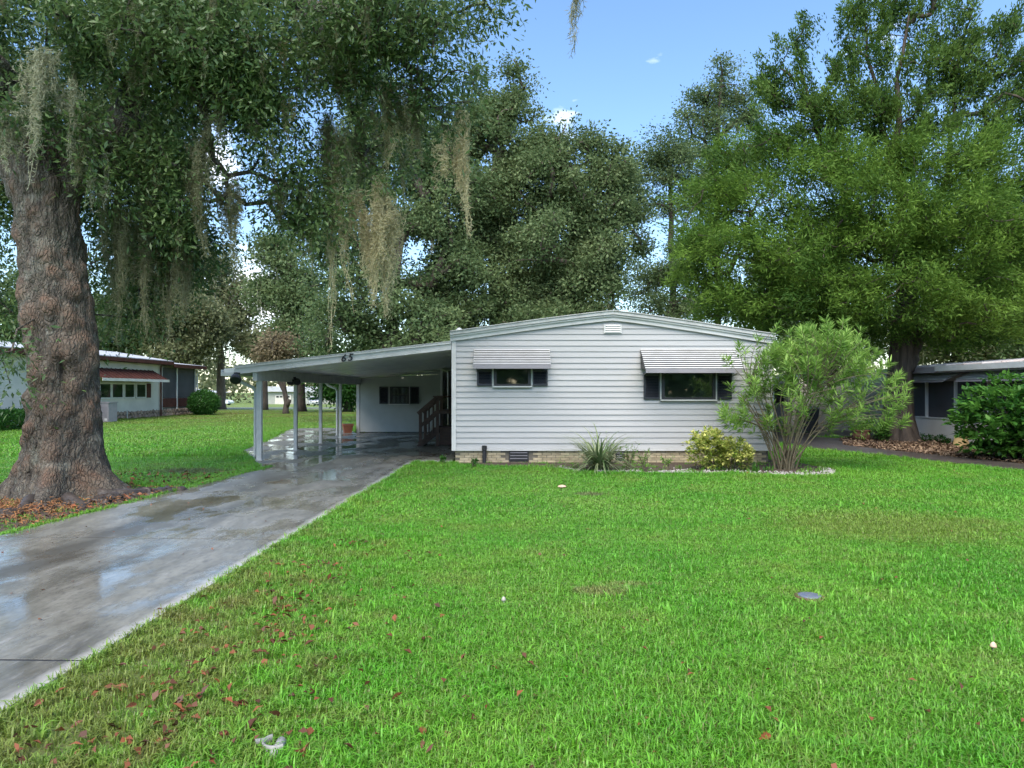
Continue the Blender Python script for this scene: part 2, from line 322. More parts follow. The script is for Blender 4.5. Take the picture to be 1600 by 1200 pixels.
class MB:
    def __init__(s): s.v = []; s.f = []
    def raw(s, v, f):
        n = len(s.v); s.v += [tuple(p) for p in v]; s.f += [tuple(i + n for i in q) for q in f]; return s
    def box(s, x0, x1, y0, y1, z0, z1):
        return s.raw([(x0, y0, z0), (x1, y0, z0), (x1, y1, z0), (x0, y1, z0), (x0, y0, z1), (x1, y0, z1), (x1, y1, z1), (x0, y1, z1)],
                     [(0, 3, 2, 1), (4, 5, 6, 7), (0, 1, 5, 4), (1, 2, 6, 5), (2, 3, 7, 6), (3, 0, 4, 7)])
    def prism(s, poly, d0, d1, axis='y'):
        """extrude a 2-D polygon: axis y -> (x,z), axis x -> (y,z), axis z -> (x,y)"""
        n = len(poly)
        def P(a, b, d): return {'y': (a, d, b), 'x': (d, a, b), 'z': (a, b, d)}[axis]
        v = [P(a, b, d0) for a, b in poly] + [P(a, b, d1) for a, b in poly]
        f = [tuple(range(n)), tuple(range(2 * n - 1, n - 1, -1))] + [(i, i + n, (i + 1) % n + n, (i + 1) % n) for i in range(n)]
        return s.raw(v, f)
    def bar(s, a, b, w, h=None, up=(0, 0, 1)):
        h = h or w; a = Vector(a); b = Vector(b); d = (b - a).normalized(); u = Vector(up)
        if abs(d.dot(u)) > .95: u = Vector((0, 1, 0))
        x = d.cross(u).normalized(); u = x.cross(d).normalized()
        c = [(-1, -1), (1, -1), (1, 1), (-1, 1)]
        v = [a + x * (i * w / 2) + u * (j * h / 2) for i, j in c] + [b + x * (i * w / 2) + u * (j * h / 2) for i, j in c]
        return s.raw(v, [(0, 1, 2, 3), (7, 6, 5, 4), (0, 4, 5, 1), (1, 5, 6, 2), (2, 6, 7, 3), (3, 7, 4, 0)])
    def tube(s, pts, rad, n=8, cap=True):
        pts = [Vector(p) for p in pts]; rad = rad if hasattr(rad, '__len__') else [rad] * len(pts)
        v = []; f = []; px = None
        for i, p in enumerate(pts):
            d = (pts[min(i + 1, len(pts) - 1)] - pts[max(i - 1, 0)])
            d = d.normalized() if d.length > 1e-9 else Vector((0, 0, 1))
            if px is None: px = d.orthogonal().normalized()
            else:
                px = px - d * px.dot(d); px = px.normalized() if px.length > 1e-6 else d.orthogonal().normalized()
            py = d.cross(px)
            v += [p + (px * math.cos(2 * math.pi * k / n) + py * math.sin(2 * math.pi * k / n)) * rad[i] for k in range(n)]
        for i in range(len(pts) - 1):
            for k in range(n):
                f.append((i * n + k, i * n + (k + 1) % n, (i + 1) * n + (k + 1) % n, (i + 1) * n + k))
        if cap: f += [tuple(range(n - 1, -1, -1)), tuple(range((len(pts) - 1) * n, len(pts) * n))]
        return s.raw(v, f)
    def lathe(s, prof, c, n=20):
        v = []; f = []
        for r, z in prof: v += [(c[0] + r * math.cos(2 * math.pi * k / n), c[1] + r * math.sin(2 * math.pi * k / n), c[2] + z) for k in range(n)]
        for i in range(len(prof) - 1):
            for k in range(n): f.append((i * n + k, i * n + (k + 1) % n, (i + 1) * n + (k + 1) % n, (i + 1) * n + k))
        f += [tuple(range(n - 1, -1, -1)), tuple(range((len(prof) - 1) * n, len(prof) * n))]
        return s.raw(v, f)
    def mesh(s, name, m=None, smooth=False, bevel=0):
        me = bpy.data.meshes.new(name); me.from_pydata([tuple(p) for p in s.v], [], s.f); me.update()
        if smooth: me.polygons.foreach_set('use_smooth', [True] * len(me.polygons))
        if m: me.materials.append(MATS[m])
        return me
    def build(s, name, m, parent=None, smooth=False):
        return link_mesh(name, s.mesh(name, m, smooth), parent)
def boxpart(name, m, parent, *a): return MB().box(*a).build(name, m, parent)

def np_mesh(name, V, Q, m, parent=None, tint=None, smooth=False, attr='tint', dom='FACE'):
    me = bpy.data.meshes.new(name); V = np.asarray(V, np.float32); Q = np.asarray(Q, np.int32); k = Q.shape[1]
    me.vertices.add(len(V)); me.vertices.foreach_set('co', V.ravel())
    me.loops.add(Q.size); me.loops.foreach_set('vertex_index', Q.ravel())
    me.polygons.add(len(Q)); me.polygons.foreach_set('loop_start', np.arange(0, Q.size, k, dtype=np.int32))
    me.update(calc_edges=True)
    if smooth: me.polygons.foreach_set('use_smooth', np.ones(len(Q), bool))
    if tint is not None:
        a = me.attributes.new(attr, 'FLOAT', dom); a.data.foreach_set('value', np.asarray(tint, np.float32))
    return link_mesh(name, me, parent, m)

def nrm(a): return a / np.maximum(np.linalg.norm(a, axis=-1, keepdims=True), 1e-9)
def leaf_arrays(P, D, N, L, W, fold=.12):
    D = nrm(D); S = nrm(np.cross(D, N)); N = np.cross(S, D)
    L = np.asarray(L).reshape(-1, 1); W = np.asarray(W).reshape(-1, 1)
    mid = P + D * L * .48 + N * L * fold
    V = np.stack([P, mid + S * W / 2 - N * L * fold * .4, P + D * L, mid - S * W / 2 - N * L * fold * .4], 1).reshape(-1, 3)
    Q = np.arange(len(P) * 4).reshape(-1, 4); return V, Q
def leaves_obj(name, P, D, N, L, W, tint, m, parent, fold=.12, kind='stuff'):
    V, Q = leaf_arrays(P, D, N, L, W, fold)
    o = np_mesh(name, V, Q, m, parent, np.clip(tint, 0, 1)); tag(o, kind=kind); return o

# ------------------------------------------------------------------ trees
def grow(rng, chains, tips, sag=.0, wander=.12, seg=.6):
    """connect tips to the nearest node of the growing tree, return chains with radii (pipe model)"""
    nodes = []; par = []; main = []
    for pts in chains:
        for p in pts: nodes.append(np.array(p, float)); par.append(-1); main.append(True)
    tips = np.asarray(tips); base = np.array(nodes)
    order = np.argsort(np.min(np.linalg.norm(tips[:, None] - base[None], axis=2), axis=1))
    arr = np.zeros((len(nodes) + len(tips) * 14, 3)); n = len(nodes); arr[:n] = base
    par = par + [0] * (len(arr) - n); w = np.zeros(len(arr)); out = []
    for ti in order:
        t = tips[ti]; d = arr[:n] - t; dist = np.linalg.norm(d, axis=1)
        cost = dist + np.maximum(arr[:n, 2] - t[2], 0) * .5
        j = int(np.argmin(cost)); a = arr[j].copy(); ln = dist[j]
        k = int(min(8, max(2, round(ln / seg)))); idx = [j]
        off = rng.normal(0, wander * ln, 3)
        for i in range(1, k + 1):
            u = i / k; p = a + (t - a) * u + off * math.sin(u * math.pi) * .6 + np.array((0, 0, sag * ln * math.sin(u * math.pi)))
            if n >= len(arr): break
            arr[n] = p; par[n] = idx[-1]; idx.append(n); n += 1
        out.append(idx)
    for idx in out:
        k = idx[-1]; g = 0
        while k >= 0 and g < 400:
            w[k] += 1; k = par[k]; g += 1
    return arr, out, w
def tubes_np(rng, arr, chains, w, rt, n=5, p=.5, rmax=.35):
    mb = MB()
    for idx in chains:
        pts = [arr[i] for i in idx]; r = [min(rmax, rt * max(1, w[i]) ** p) for i in idx]
        r[0] = min(r[0], r[1] * 1.25) if len(r) > 1 else r[0]
        mb.tube(pts, r, n, cap=False)
    return mb
def blob_tips(rng, blobs, n, shell=.55, gap=0, gs=.5, seed=0.):
    """points inside ellipsoids (cx,cy,cz, rx,ry,rz[,weight]), denser towards the surface, thinned by noise"""
    vol = np.array([(b[3] * b[4] * b[5]) ** .75 * (b[6] if len(b) > 6 else 1) for b in blobs]); cnt = np.maximum(2, np.round(vol / vol.sum() * n)).astype(int)
    out = []
    for b, c in zip(blobs, cnt):
        got = 0; tries = 0
        while got < c and tries < c * 6:
            tries += 1
            d = rng.normal(size=3); d /= np.linalg.norm(d); r = rng.random() ** (1 / 3.) ; r = r * (1 - shell) + shell * (.75 + .25 * rng.random()) * (1 if rng.random() < .8 else rng.random())
            p = np.array(b[:3]) + d * r * np.array(b[3:6])
            if gap and noise.noise(Vector(p * gs) + Vector((seed, seed, 0))) < gap - .5 and rng.random() < .9: continue
            out.append(p); got += 1
    return np.array(out)
def tuft_leaves(rng, tips, per, R, L, W, up=.5, droop=0, flat=.7, jitter=.35):
    n = len(tips) * per
    T = np.repeat(tips, per, 0); ct = np.repeat(rng.normal(0, .27, len(tips)), per)
    off = rng.normal(size=(n, 3)) * R * np.array((1, 1, flat)) * (np.repeat(rng.uniform(.6, 1.25, len(tips)), per)[:, None])
    P = T + off
    D = nrm(off) * .7 + rng.normal(size=(n, 3)) * .6; D[:, 2] -= droop
    N = rng.normal(size=(n, 3)) * .6; N[:, 2] += up
    l = L * rng.uniform(1 - jitter, 1 + jitter, n); ww = W * rng.uniform(1 - jitter, 1 + jitter, n)
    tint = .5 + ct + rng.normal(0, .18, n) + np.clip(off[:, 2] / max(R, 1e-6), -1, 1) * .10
    return P, D, N, l, ww, tint

def moss_arrays(rng, top, length, width, n, segs=7, thin=.012, fuzz=3, depth=.6):
    """a hanging beard of several tapering tails: strands draw together downwards, few reach the tip; short curls along them"""
    top = np.asarray(top, float); P = []; D = []; Ls = []; Ws = []
    nt_ = max(1, int(round(width / .09))); tc = rng.normal(size=(nt_, 2)) * np.array((width, width * depth)) * .3; tl_ = rng.uniform(.35, 1.0, nt_); tl_[0] = 1; tz = rng.uniform(0, .3, nt_) * length; tz[0] = 0
    k = rng.integers(0, nt_, n); k[: n // 3] = 0; w0 = min(width, max(.05, width / nt_ * 1.7))
    a = rng.normal(size=(n, 2)) * w0 * .33; z0 = tz[k] + rng.random(n) ** 1.6 * length * .35; ln = np.maximum(.08 * length, (length * tl_[k] - z0)) * rng.uniform(.15, 1.0, n) ** 1.5
    ph = rng.uniform(0, 6.28, (n, 2)); bend = rng.normal(0, .05, (nt_, 2)) * length; fr = rng.uniform(5, 15, n); amp = rng.uniform(.012, .045, n) * min(1.6, max(.6, length))
    Vs = []
    for i in range(segs + 1):
        u = i / segs; z = -(z0 + ln * u); q = np.clip(-z / (length * np.maximum(tl_[k], .2)), 0, 1.1); nar = np.maximum(.05, 1 - .96 * q ** .85)
        x = tc[k, 0] * (1 - .4 * q) + a[:, 0] * nar + np.sin(ph[:, 0] + u * fr) * amp + bend[k, 0] * q * q; y = tc[k, 1] * (1 - .4 * q) + a[:, 1] * nar + np.cos(ph[:, 1] + u * fr) * amp + bend[k, 1] * q * q
        Vs.append(np.stack([x, y, z], 1) + top)
    for i in range(segs):
        A, B = Vs[i], Vs[i + 1]; d = B - A; l = np.linalg.norm(d, axis=1)
        P.append(A - d * .1); D.append(d); Ls.append(l * 1.3); Ws.append(np.full(n, thin) * rng.uniform(.6, 1.5, n) * (1 - .5 * i / segs))
        for kk in range(fuzz):
            u = rng.random((n, 1)); P.append(A + d * u); e = nrm(d) * .7 + rng.normal(size=(n, 3)) * .75; D.append(e)
            Ls.append(rng.uniform(.3, .9, n) * np.minimum(l, .12)); Ws.append(np.full(n, thin * .7))
    P = np.concatenate(P); D = np.concatenate(D); Ls = np.concatenate(Ls); Ws = np.concatenate(Ws)
    N = rng.normal(size=P.shape) * np.array((1, .6, .3)) + np.array((0, -1, 0)); t = .5 + rng.normal(0, .25, len(P)) + (rng.random() - .5) * .3
    return P, D, N, Ls, Ws, t
def moss_obj(name, lst, m, parent, kind=None):
    P, D, N, L, W, t = [np.concatenate(x) for x in zip(*lst)]
    V, Q = leaf_arrays(P, D, N, L, W, .02); o = np_mesh(name, V, Q, m, parent, np.clip(t, 0, 1)); tag(o, kind=kind); return o

def bg_tree(name, label, base, trunk, blobs, ntips, per, R, L, W, leafm, barkm='bark_dark', rt=.035, r0=.35, gap=0, gs=.35, mossn=0, mosslen=2., mossm='moss_green', seed=1, cat='tree', group=None, up=.5, droop=.1, flat=.6, mw=.5, mthin=.03, shell=.55, sag=.0):
    rng = np.random.default_rng(seed)
    t = thing(name, label, cat, base, group)
    pts = [np.array(base) - np.array((0, 0, .2))] + [np.array(p) for p in trunk]
    full = []
    for a, b in zip(pts[:-1], pts[1:]):
        k = max(2, int(np.linalg.norm(b - a) / .8))
        full += [a + (b - a) * i / k + rng.normal(0, .04, 3) * (i > 0) for i in range(k)]
    full.append(pts[-1])
    tips = blob_tips(rng, blobs, ntips, shell, gap, gs, seed)
    arr, ch, w = grow(rng, [full[len(full) // 4:]], tips, sag=sag)
    n = len(full); rad = [r0 * (1.35 if i == 0 else 1) * (1 - .62 * i / n) for i in range(n)]
    mb = MB().tube(full, rad, 9); mb2 = tubes_np(rng, arr, ch, w, rt, 5, .5, r0 * .55); mb.raw(mb2.v, mb2.f)
    mb.build('trunk', barkm, t, True)
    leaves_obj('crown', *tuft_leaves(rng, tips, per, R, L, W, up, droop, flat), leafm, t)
    if mossn:
        sel = tips[rng.choice(len(tips), mossn)]; lst = []
        for p in sel: lst.append(moss_arrays(rng, p, mosslen * rng.uniform(.4, 1.2), mw * rng.uniform(.5, 1.2), 9, 4, mthin, 1))
        moss_obj('hanging_moss', lst, mossm, t, 'stuff')
    return t
def crown_blobs(rng, c, r, n, k=.42):
    out = []
    for i in range(n):
        d = rng.normal(size=3); d /= np.linalg.norm(d); q = rng.uniform(.45, .8)
        s = k * rng.uniform(.75, 1.25); out.append((c[0] + d[0] * r[0] * q, c[1] + d[1] * r[1] * q, c[2] + d[2] * r[2] * q, r[0] * s, r[1] * s, r[2] * s))
    return out
def pb(x, y, Y, rx, rz, ry=None, wt=1):      # crown lobe from a sight line and a distance; radii in photo pixels at that distance
    p = at(x, y, Y); s = Y / F; return (p[0], p[1], p[2], rx * s, (ry if ry else rx * s * .9), rz * s, wt)

# ------------------------------------------------------------------ ground, driveway, paths
def inpoly(X, Y, poly):
    r = np.zeros(X.shape, bool); n = len(poly)
    for i in range(n):
        (x1, y1), (x2, y2) = poly[i], poly[(i + 1) % n]
        c = ((y1 > Y) != (y2 > Y)) & (X < (x2 - x1) * (Y - y1) / ((y2 - y1) if y2 != y1 else 1e-9) + x1); r ^= c
    return r
def gz(y): return -.012 * max(0, y - 50)
ys = [-300, -60, -10, 0, 10, 20, 30, 40, 50, 60, 80, 110, 150, 220, 400, 1200]; xs = [-1200, -300, -80, -30, -10, 0, 10, 30, 80, 300, 1200]
V = [(x, y, gz(min(y, 220))) for y in ys for x in xs]; nx = len(xs)
Q = [(j * nx + i, j * nx + i + 1, (j + 1) * nx + i + 1, (j + 1) * nx + i) for j in range(len(ys) - 1) for i in range(nx - 1)]
tag(np_mesh('ground', V, Q, 'lawn_ground'), kind='structure', label='flat grassy ground running out to the trees')

DRIVE = [(-2.72, -4), (-2.58, 3.58), (-2.40, 10.0), (-2.22, 16.3), (-1.36, 16.3), (-1.36, 27.25), (-6.0, 27.25), (-7.3, 30.4), (-8.4, 30.9), (-9.4, 29.9), (-9.07, 28.1), (-8.15, 24), (-7.33, 19.2), (-5.48, 15.3), (-5.25, 14.6), (-5.46, 11.8), (-5.77, 7.94), (-6.25, 2), (-6.6, -4)]
dv = thing('driveway', 'long wet grey concrete driveway running under the carport', None, (-4, 8, 0)); tag(dv, kind='structure')
def lerp_edge(poly, y): 
    for (x1, y1), (x2, y2) in zip(poly[:-1], poly[1:]):
        if min(y1, y2) <= y <= max(y1, y2): return x1 + (x2 - x1) * (y - y1) / (y2 - y1)
RE = [(-2.72, -4), (-2.58, 3.58), (-2.40, 10.0), (-2.22, 16.3)]; LE = [(-6.6, -4), (-6.25, 2), (-5.77, 7.94), (-5.46, 11.8), (-5.25, 14.6), (-5.1, 16.3)]
def slab(poly, z=.03):
    c = np.mean(poly, 0); q = [tuple(np.array(p) + (c - np.array(p)) / max(.1, np.linalg.norm(c - np.array(p))) * .02) for p in poly]
    # chamfered top edge
    inn = [tuple(np.array(p) + (c - np.array(p)) / max(.1, np.linalg.norm(c - np.array(p))) * .021) for p in poly]; n = len(q)
    v = [(x, y, -.1) for x, y in q] + [(x, y, z - .001) for x, y in q] + [(x, y, z) for x, y in inn]
    f = [(i, (i + 1) % n, (i + 1) % n + n, i + n) for i in range(n)] + [(i + n, (i + 1) % n + n, (i + 1) % n + 2 * n, i + 2 * n) for i in range(n)] + [tuple(range(2 * n, 3 * n))]
    MB().raw(v, f).build('slab', 'concrete', dv)
cuts = [(-4, -4), (.6, .45), (4.25, 4.33), (7.7, 7.85), (10.9, 11.35), (14.55, 14.6)]   # (right edge y, left edge y) of the joints
for (r0, l0), (r1, l1) in zip(cuts[:-1], cuts[1:]):
    poly = [(lerp_edge(RE, r0), r0)] + [p for p in RE if r0 + .05 < p[1] < r1 - .05] + [(lerp_edge(RE, r1), r1), (lerp_edge(LE, l1), l1)] + [p for p in LE[::-1] if l0 + .05 < p[1] < l1 - .05] + [(lerp_edge(LE, l0), l0)]
    slab(poly)
for (r0, l0) in cuts[1:]: MB().bar((lerp_edge(RE, r0) - .01, r0, .005), (lerp_edge(LE, l0) + .01, l0, .005), .075, .044).build('expansion_joint', 'black', dv)
for a, b in (((-1.4, 19.6), (-5.6, 19.6)), ((-1.4, 23.4), (-5.6, 23.4)), ((-5.62, 15.7), (-5.62, 27.2)), ((-5.62, 24.0), (-8.1, 24.0)), ((-5.62, 19.2), (-7.3, 19.2))): MB().bar((*a, .005), (*b, .005), .075, .043).build('expansion_joint', 'black', dv)
slab([(-2.265, 14.55), (-2.22, 16.3), (-1.36, 16.3), (-1.36, 19.6), (-5.62, 19.6), (-5.62, 15.6), (-5.48, 15.3), (-5.25, 14.6)])
slab([(-1.36, 19.6), (-1.36, 23.4), (-5.62, 23.4), (-5.62, 19.6)]); slab([(-1.36, 23.4), (-1.36, 29.5), (-2.7, 29.5), (-2.7, 27.25), (-5.62, 27.25), (-5.62, 23.4)])
slab([(-5.62, 15.6), (-5.62, 19.2), (-7.33, 19.2)]); slab([(-5.62, 19.2), (-5.62, 24), (-8.15, 24), (-7.33, 19.2)])
slab([(-5.62, 24), (-5.62, 27.25), (-6.0, 27.3), (-7.3, 30.4), (-8.4, 30.9), (-9.4, 29.9), (-9.07, 28.1), (-8.15, 24)])

PATH = [(8.6, 19.4), (9.4, 17.2), (10.4, 14.3), (11.1, 11.5), (11.6, 6), (12.9, 6), (12.3, 11.8), (11.35, 15.6), (10.5, 18.4), (9.9, 21.0), (11.2, 24), (9.2, 26.5), (7.6, 24)]
pm = MB(); n = len(PATH); pm.prism(PATH, -.05, .035, 'z'); tag(pm.build('walkway', 'asphalt_path'), kind='structure', label='dark damp walkway curving towards the right-hand house')
LITTER = [(11.6, 6), (12.6, 6), (13.5, 12), (13.5, 25), (11.2, 24), (9.9, 21.0), (10.5, 18.4), (11.35, 15.6), (12.3, 11.8), (12.9, 6)]
LITTER = [(12.9, 6), (13.5, 6), (13.5, 25), (11.2, 24), (9.9, 21.0), (10.5, 18.4), (11.35, 15.6), (12.3, 11.8)]
tag(MB().raw([(x, y, .012) for x, y in LITTER], [tuple(range(len(LITTER)))]).build('planting_bed', 'soil'), kind='structure', label='dark soil bed between walkway and right-hand house')
BED = [(-1.2, 15.7), (1.0, 14.75), (1.3, 14.2), (2.6, 14.05), (4.4, 13.9), (5.6, 13.55), (6.3, 13.75), (6.75, 14.6), (6.5, 16.5), (5.9, 17.2), (5.9, 16.14), (-1.2, 16.14)]
tag(MB().raw([(x, y, .010) for x, y in BED], [tuple(range(len(BED)))]).build('flower_bed', 'soil'), kind='structure', label='narrow soil bed along the front skirting')
TREEBED = [(-8.6, 8.7), (-5.95, 8.1), (-5.62, 9.8), (-5.5, 11.75), (-6.1, 12.1), (-8.4, 12.1), (-9.3, 10.5)]
tag(MB().raw([(x, y, .010) for x, y in TREEBED], [tuple(range(len(TREEBED)))]).build('tree_bed', 'soil'), kind='structure', label='bare earth under the burled oak')
tag(MB().box(-120, 120, 76, 82, -1, gz(79) + .012).build('road', 'road'), kind='structure', label='pale street far behind the lawns')

# ------------------------------------------------------------------ grass
def lawn_grass():
    """turf tiles inside the lawn, small tufts along its edges: one scattered mass of blades"""
    rng = np.random.default_rng(3); verts = []; faces = []; pid = []; tint = []; val = []
    def blades(k, n, sx, hs, ws, gauss=False):
        for b in range(n):
            if gauss: a = rng.uniform(0, 6.283); r = abs(rng.normal(0, sx)); c = np.array((r * math.cos(a), r * math.sin(a), -.005))
            else: c = np.array((*rng.uniform(-sx, sx, 2), -.005))
            if rng.random() < .07: h, wd = rng.uniform(.015, .035), rng.uniform(.012, .018)       # clover-like
            else: h, wd = rng.uniform(.022, .072), rng.uniform(.0045, .0085)
            h *= hs; wd *= ws; th = rng.uniform(0, 6.283); lean = rng.uniform(.25, 1.25); d = np.array((math.cos(th), math.sin(th), 0)); s = np.array((-d[1], d[0], 0)) * wd / 2
            m = c + d * h * lean * .35 + np.array((0, 0, h * .62)); t = c + d * h * lean + np.array((0, 0, h * (1.0 - .3 * lean)))
            i = len(verts); verts.extend([c - s, c + s, m + s * .85, m - s * .85, t]); faces.extend([(i, i + 1, i + 2, i + 3), (i + 3, i + 2, i + 4)]); pid.extend([k] * 5)
            tv = rng.random() ** 6 * .8; tint.extend([tv, tv]); v = rng.random(); val.extend([v, v])
    T1, T2, T3 = .36, .6, 1.6
    for k in (1, 2, 3): blades(k, 1500, T1 * .52, 1, 1)
    for k in (4, 5): blades(k, 1500, T2 * .52, 1.0, 1.45)
    for k in (6, 7): blades(k, 1500, T3 * .52, 1.35, 3.2)
    for k in (8, 9, 10): blades(k, 26, .045, 1, 1, True)
    pts = []; scl = []; var = []
    def allowed(X, Y):
        ok = np.ones(X.shape, bool)
        for poly in (DRIVE, PATH, LITTER, BED, TREEBED): ok &= ~inpoly(X, Y, poly)
        ok &= ~((X > -1.4) & (X < 5.98) & (Y > 16.05)) & ~((X > -2.3) & (X < -1) & (Y > 16.2) & (Y < 28)) & ~((X < -21.85) & (Y > 18) & (Y < 49)) & ~((X > 8.9) & (Y > 24.9) & (Y < 33)) & ~((X > 13.4) & (Y > 6)) & ~((Y > 75.8) & (Y < 82.2))
        return ok
    def hvar(X, Y): return np.array([1 + .5 * noise.noise(Vector((a * .8, b * .8, 0))) + .25 * noise.noise(Vector((a * 2.6, b * 2.6, 4))) for a, b in zip(X, Y)])
    def tiles(y0, y1, T, ks, hs, x0=-99, x1=99, edge=300, es=1.):
        gy = np.arange(y0 + T / 2, y1, T); out = []
        for y in gy:
            w_ = .76 * y + 1.8; gx = np.arange(-math.ceil(w_ / T) * T, w_, T); gx = gx[(gx > x0) & (gx < x1)]
            X = gx; Y = np.full(len(gx), y); m = T * .62
            full = allowed(X, Y)
            for dx in (-m, 0, m):
                for dy in (-m, 0, m): full &= allowed(X + dx, Y + dy)
            full &= ~((X < -1.15 + rng.normal(0, .25, len(X))) & (X > -2.8) & (Y < 8.5))
            n = int(full.sum()); jx = rng.normal(0, T * .03, (2, n)); out.append(np.stack([X[full] + jx[0], Y[full] + jx[1]], 1))
            e = X[~full]
            if len(e):
                q = max(1, int(edge * T * T)); EX = np.repeat(e, q) + rng.uniform(-T / 2, T / 2, len(e) * q); EY = y + rng.uniform(-T / 2, T / 2, len(EX)); ok = allowed(EX, EY)
                near = np.clip(1 - np.abs(EX + 2.2) / 1.7, 0, 1) * np.clip((9 - EY) / 5, .1, 1); ok &= rng.random(len(EX)) > near * .5
                ok |= (inpoly(EX, EY, BED) & (rng.random(len(EX)) < .07)) | (inpoly(EX, EY, TREEBED) & (rng.random(len(EX)) < .08))
                EX, EY = EX[ok], EY[ok]; pts.append(np.stack([EX, EY, [gz(v) for v in EY]], 1)); h = hvar(EX, EY) * rng.uniform(.8, 1.3, len(EX)) * es; scl.append(np.stack([np.full(len(EX), es), np.full(len(EX), es), h], 1)); var.append(rng.choice([8, 9, 10], len(EX)))
        P = np.concatenate(out); pts.append(np.stack([P[:, 0], P[:, 1], [gz(v) for v in P[:, 1]]], 1)); h = hvar(P[:, 0], P[:, 1]) * hs * (1 + .35 * np.clip((6 - P[:, 1]) / 3, 0, 1)); scl.append(np.stack([np.ones(len(P)), np.ones(len(P)), h], 1)); var.append(rng.choice(ks, len(P)))
    tiles(1.8, 9.0, T1, [1, 2, 3], .85, edge=430); tiles(9.0, 17.4, T2, [4, 5], .75, edge=170, es=1.3); tiles(17.4, 62, T3, [6, 7], 1.0, -46, 14, 60, 1.8)
    n_ = 3600; EY = 2.2 + 13 * rng.random(n_) ** 1.3; EX = rng.uniform(-1, 1, n_) * (.76 * EY + 1.6); ok = allowed(EX, EY) & (np.array([noise.noise(Vector((a * .7, b * .7, 20))) for a, b in zip(EX, EY)]) > rng.normal(.0, .2, n_)); EX, EY = EX[ok], EY[ok]     # taller tufts the mower missed
    q = rng.uniform(1.1, 1.7, len(EX)); pts.append(np.stack([EX, EY, np.zeros(len(EX))], 1)); scl.append(np.stack([q, q, q * rng.uniform(.8, 1.25, len(EX))], 1)); var.append(rng.choice([8, 9, 10], len(EX)))
    EY = np.concatenate([rng.uniform(2, 16.3, 560), rng.uniform(7.9, 15.2, 350)]); EX = np.concatenate([np.interp(EY[:560], [p[1] for p in RE], [p[0] for p in RE]) + rng.normal(.012, .02, 560), np.interp(EY[560:], [p[1] for p in LE], [p[0] for p in LE]) - rng.normal(.0, .03, 350)])   # ragged edge creeping over the slab
    q = rng.uniform(.55, 1.25, len(EX)); pts.append(np.stack([EX, EY, np.full(len(EX), .012)], 1)); scl.append(np.stack([q, q, q], 1)); var.append(rng.choice([8, 9, 10], len(EX)))
    pts = np.concatenate(pts); scl = np.concatenate(scl); var = np.concatenate(var); n0 = len(verts); n = len(pts)
    me = bpy.data.meshes.new('lawn_grass'); me.from_pydata([tuple(v) for v in verts] + [tuple(p) for p in pts], [], faces); me.update()
    def attr(nm, tp, dom, key, v): me.attributes.new(nm, tp, dom).data.foreach_set(key, v)
    attr('pid', 'INT', 'POINT', 'value', np.array(pid + [0] * n, np.int32)); attr('variant', 'INT', 'POINT', 'value', np.concatenate([np.zeros(n0), var]).astype(np.int32))
    attr('scl', 'FLOAT_VECTOR', 'POINT', 'vector', np.concatenate([np.ones((n0, 3)), scl]).astype(np.float32).ravel())
    rot_ = rng.uniform(0, 6.283, n); rot_ = np.where(var < 8, np.floor(rot_ / 1.5708) * 1.5708, rot_); rv3 = np.zeros((n0 + n, 3), np.float32); rv3[n0:, 2] = rot_; attr('rot', 'FLOAT_VECTOR', 'POINT', 'vector', rv3.ravel())
    attr('tint', 'FLOAT', 'FACE', 'value', np.array(tint, np.float32)); attr('val', 'FLOAT', 'FACE', 'value', np.array(val, np.float32))
    me.materials.append(MATS['lawn_blade'])
    o = bpy.data.objects.new('lawn_grass', me); COL.objects.link(o); tag(o, 'bright green mown lawn grass', None, None, 'stuff')
    ng = bpy.data.node_groups.new('scatter_blades', 'GeometryNodeTree')
    ng.interface.new_socket('Geometry', in_out='INPUT', socket_type='NodeSocketGeometry'); ng.interface.new_socket('Geometry', in_out='OUTPUT', socket_type='NodeSocketGeometry')
    N = ng.nodes; L = ng.links; gi = N.new('NodeGroupInput'); go = N.new('NodeGroupOutput'); jn = N.new('GeometryNodeJoinGeometry')
    def named(nm, tp):
        x = N.new('GeometryNodeInputNamedAttribute'); x.data_type = tp; x.inputs['Name'].default_value = nm; return x.outputs['Attribute']
    def eq(s, v):
        c = N.new('FunctionNodeCompare'); c.data_type = 'INT'; c.operation = 'EQUAL'; L.new(s, c.inputs[2]); c.inputs[3].default_value = v; return c.outputs[0]
    pidn = named('pid', 'INT'); vn = named('variant', 'INT'); sn = named('scl', 'FLOAT_VECTOR'); rn = named('rot', 'FLOAT_VECTOR')
    def sep(v):
        g = N.new('GeometryNodeSeparateGeometry'); g.domain = 'POINT'; L.new(gi.outputs[0], g.inputs[0]); L.new(eq(pidn, v), g.inputs['Selection']); return g.outputs[0]
    p0 = sep(0)
    for k in range(1, 11):
        ip = N.new('GeometryNodeInstanceOnPoints'); L.new(p0, ip.inputs['Points']); L.new(eq(vn, k), ip.inputs['Selection']); L.new(sep(k), ip.inputs['Instance'])
        L.new(rn, ip.inputs['Rotation']); L.new(sn, ip.inputs['Scale']); L.new(ip.outputs[0], jn.inputs[0])
    L.new(jn.outputs[0], go.inputs[0])
    md = o.modifiers.new('scatter', 'NODES'); md.node_group = ng
lawn_grass()

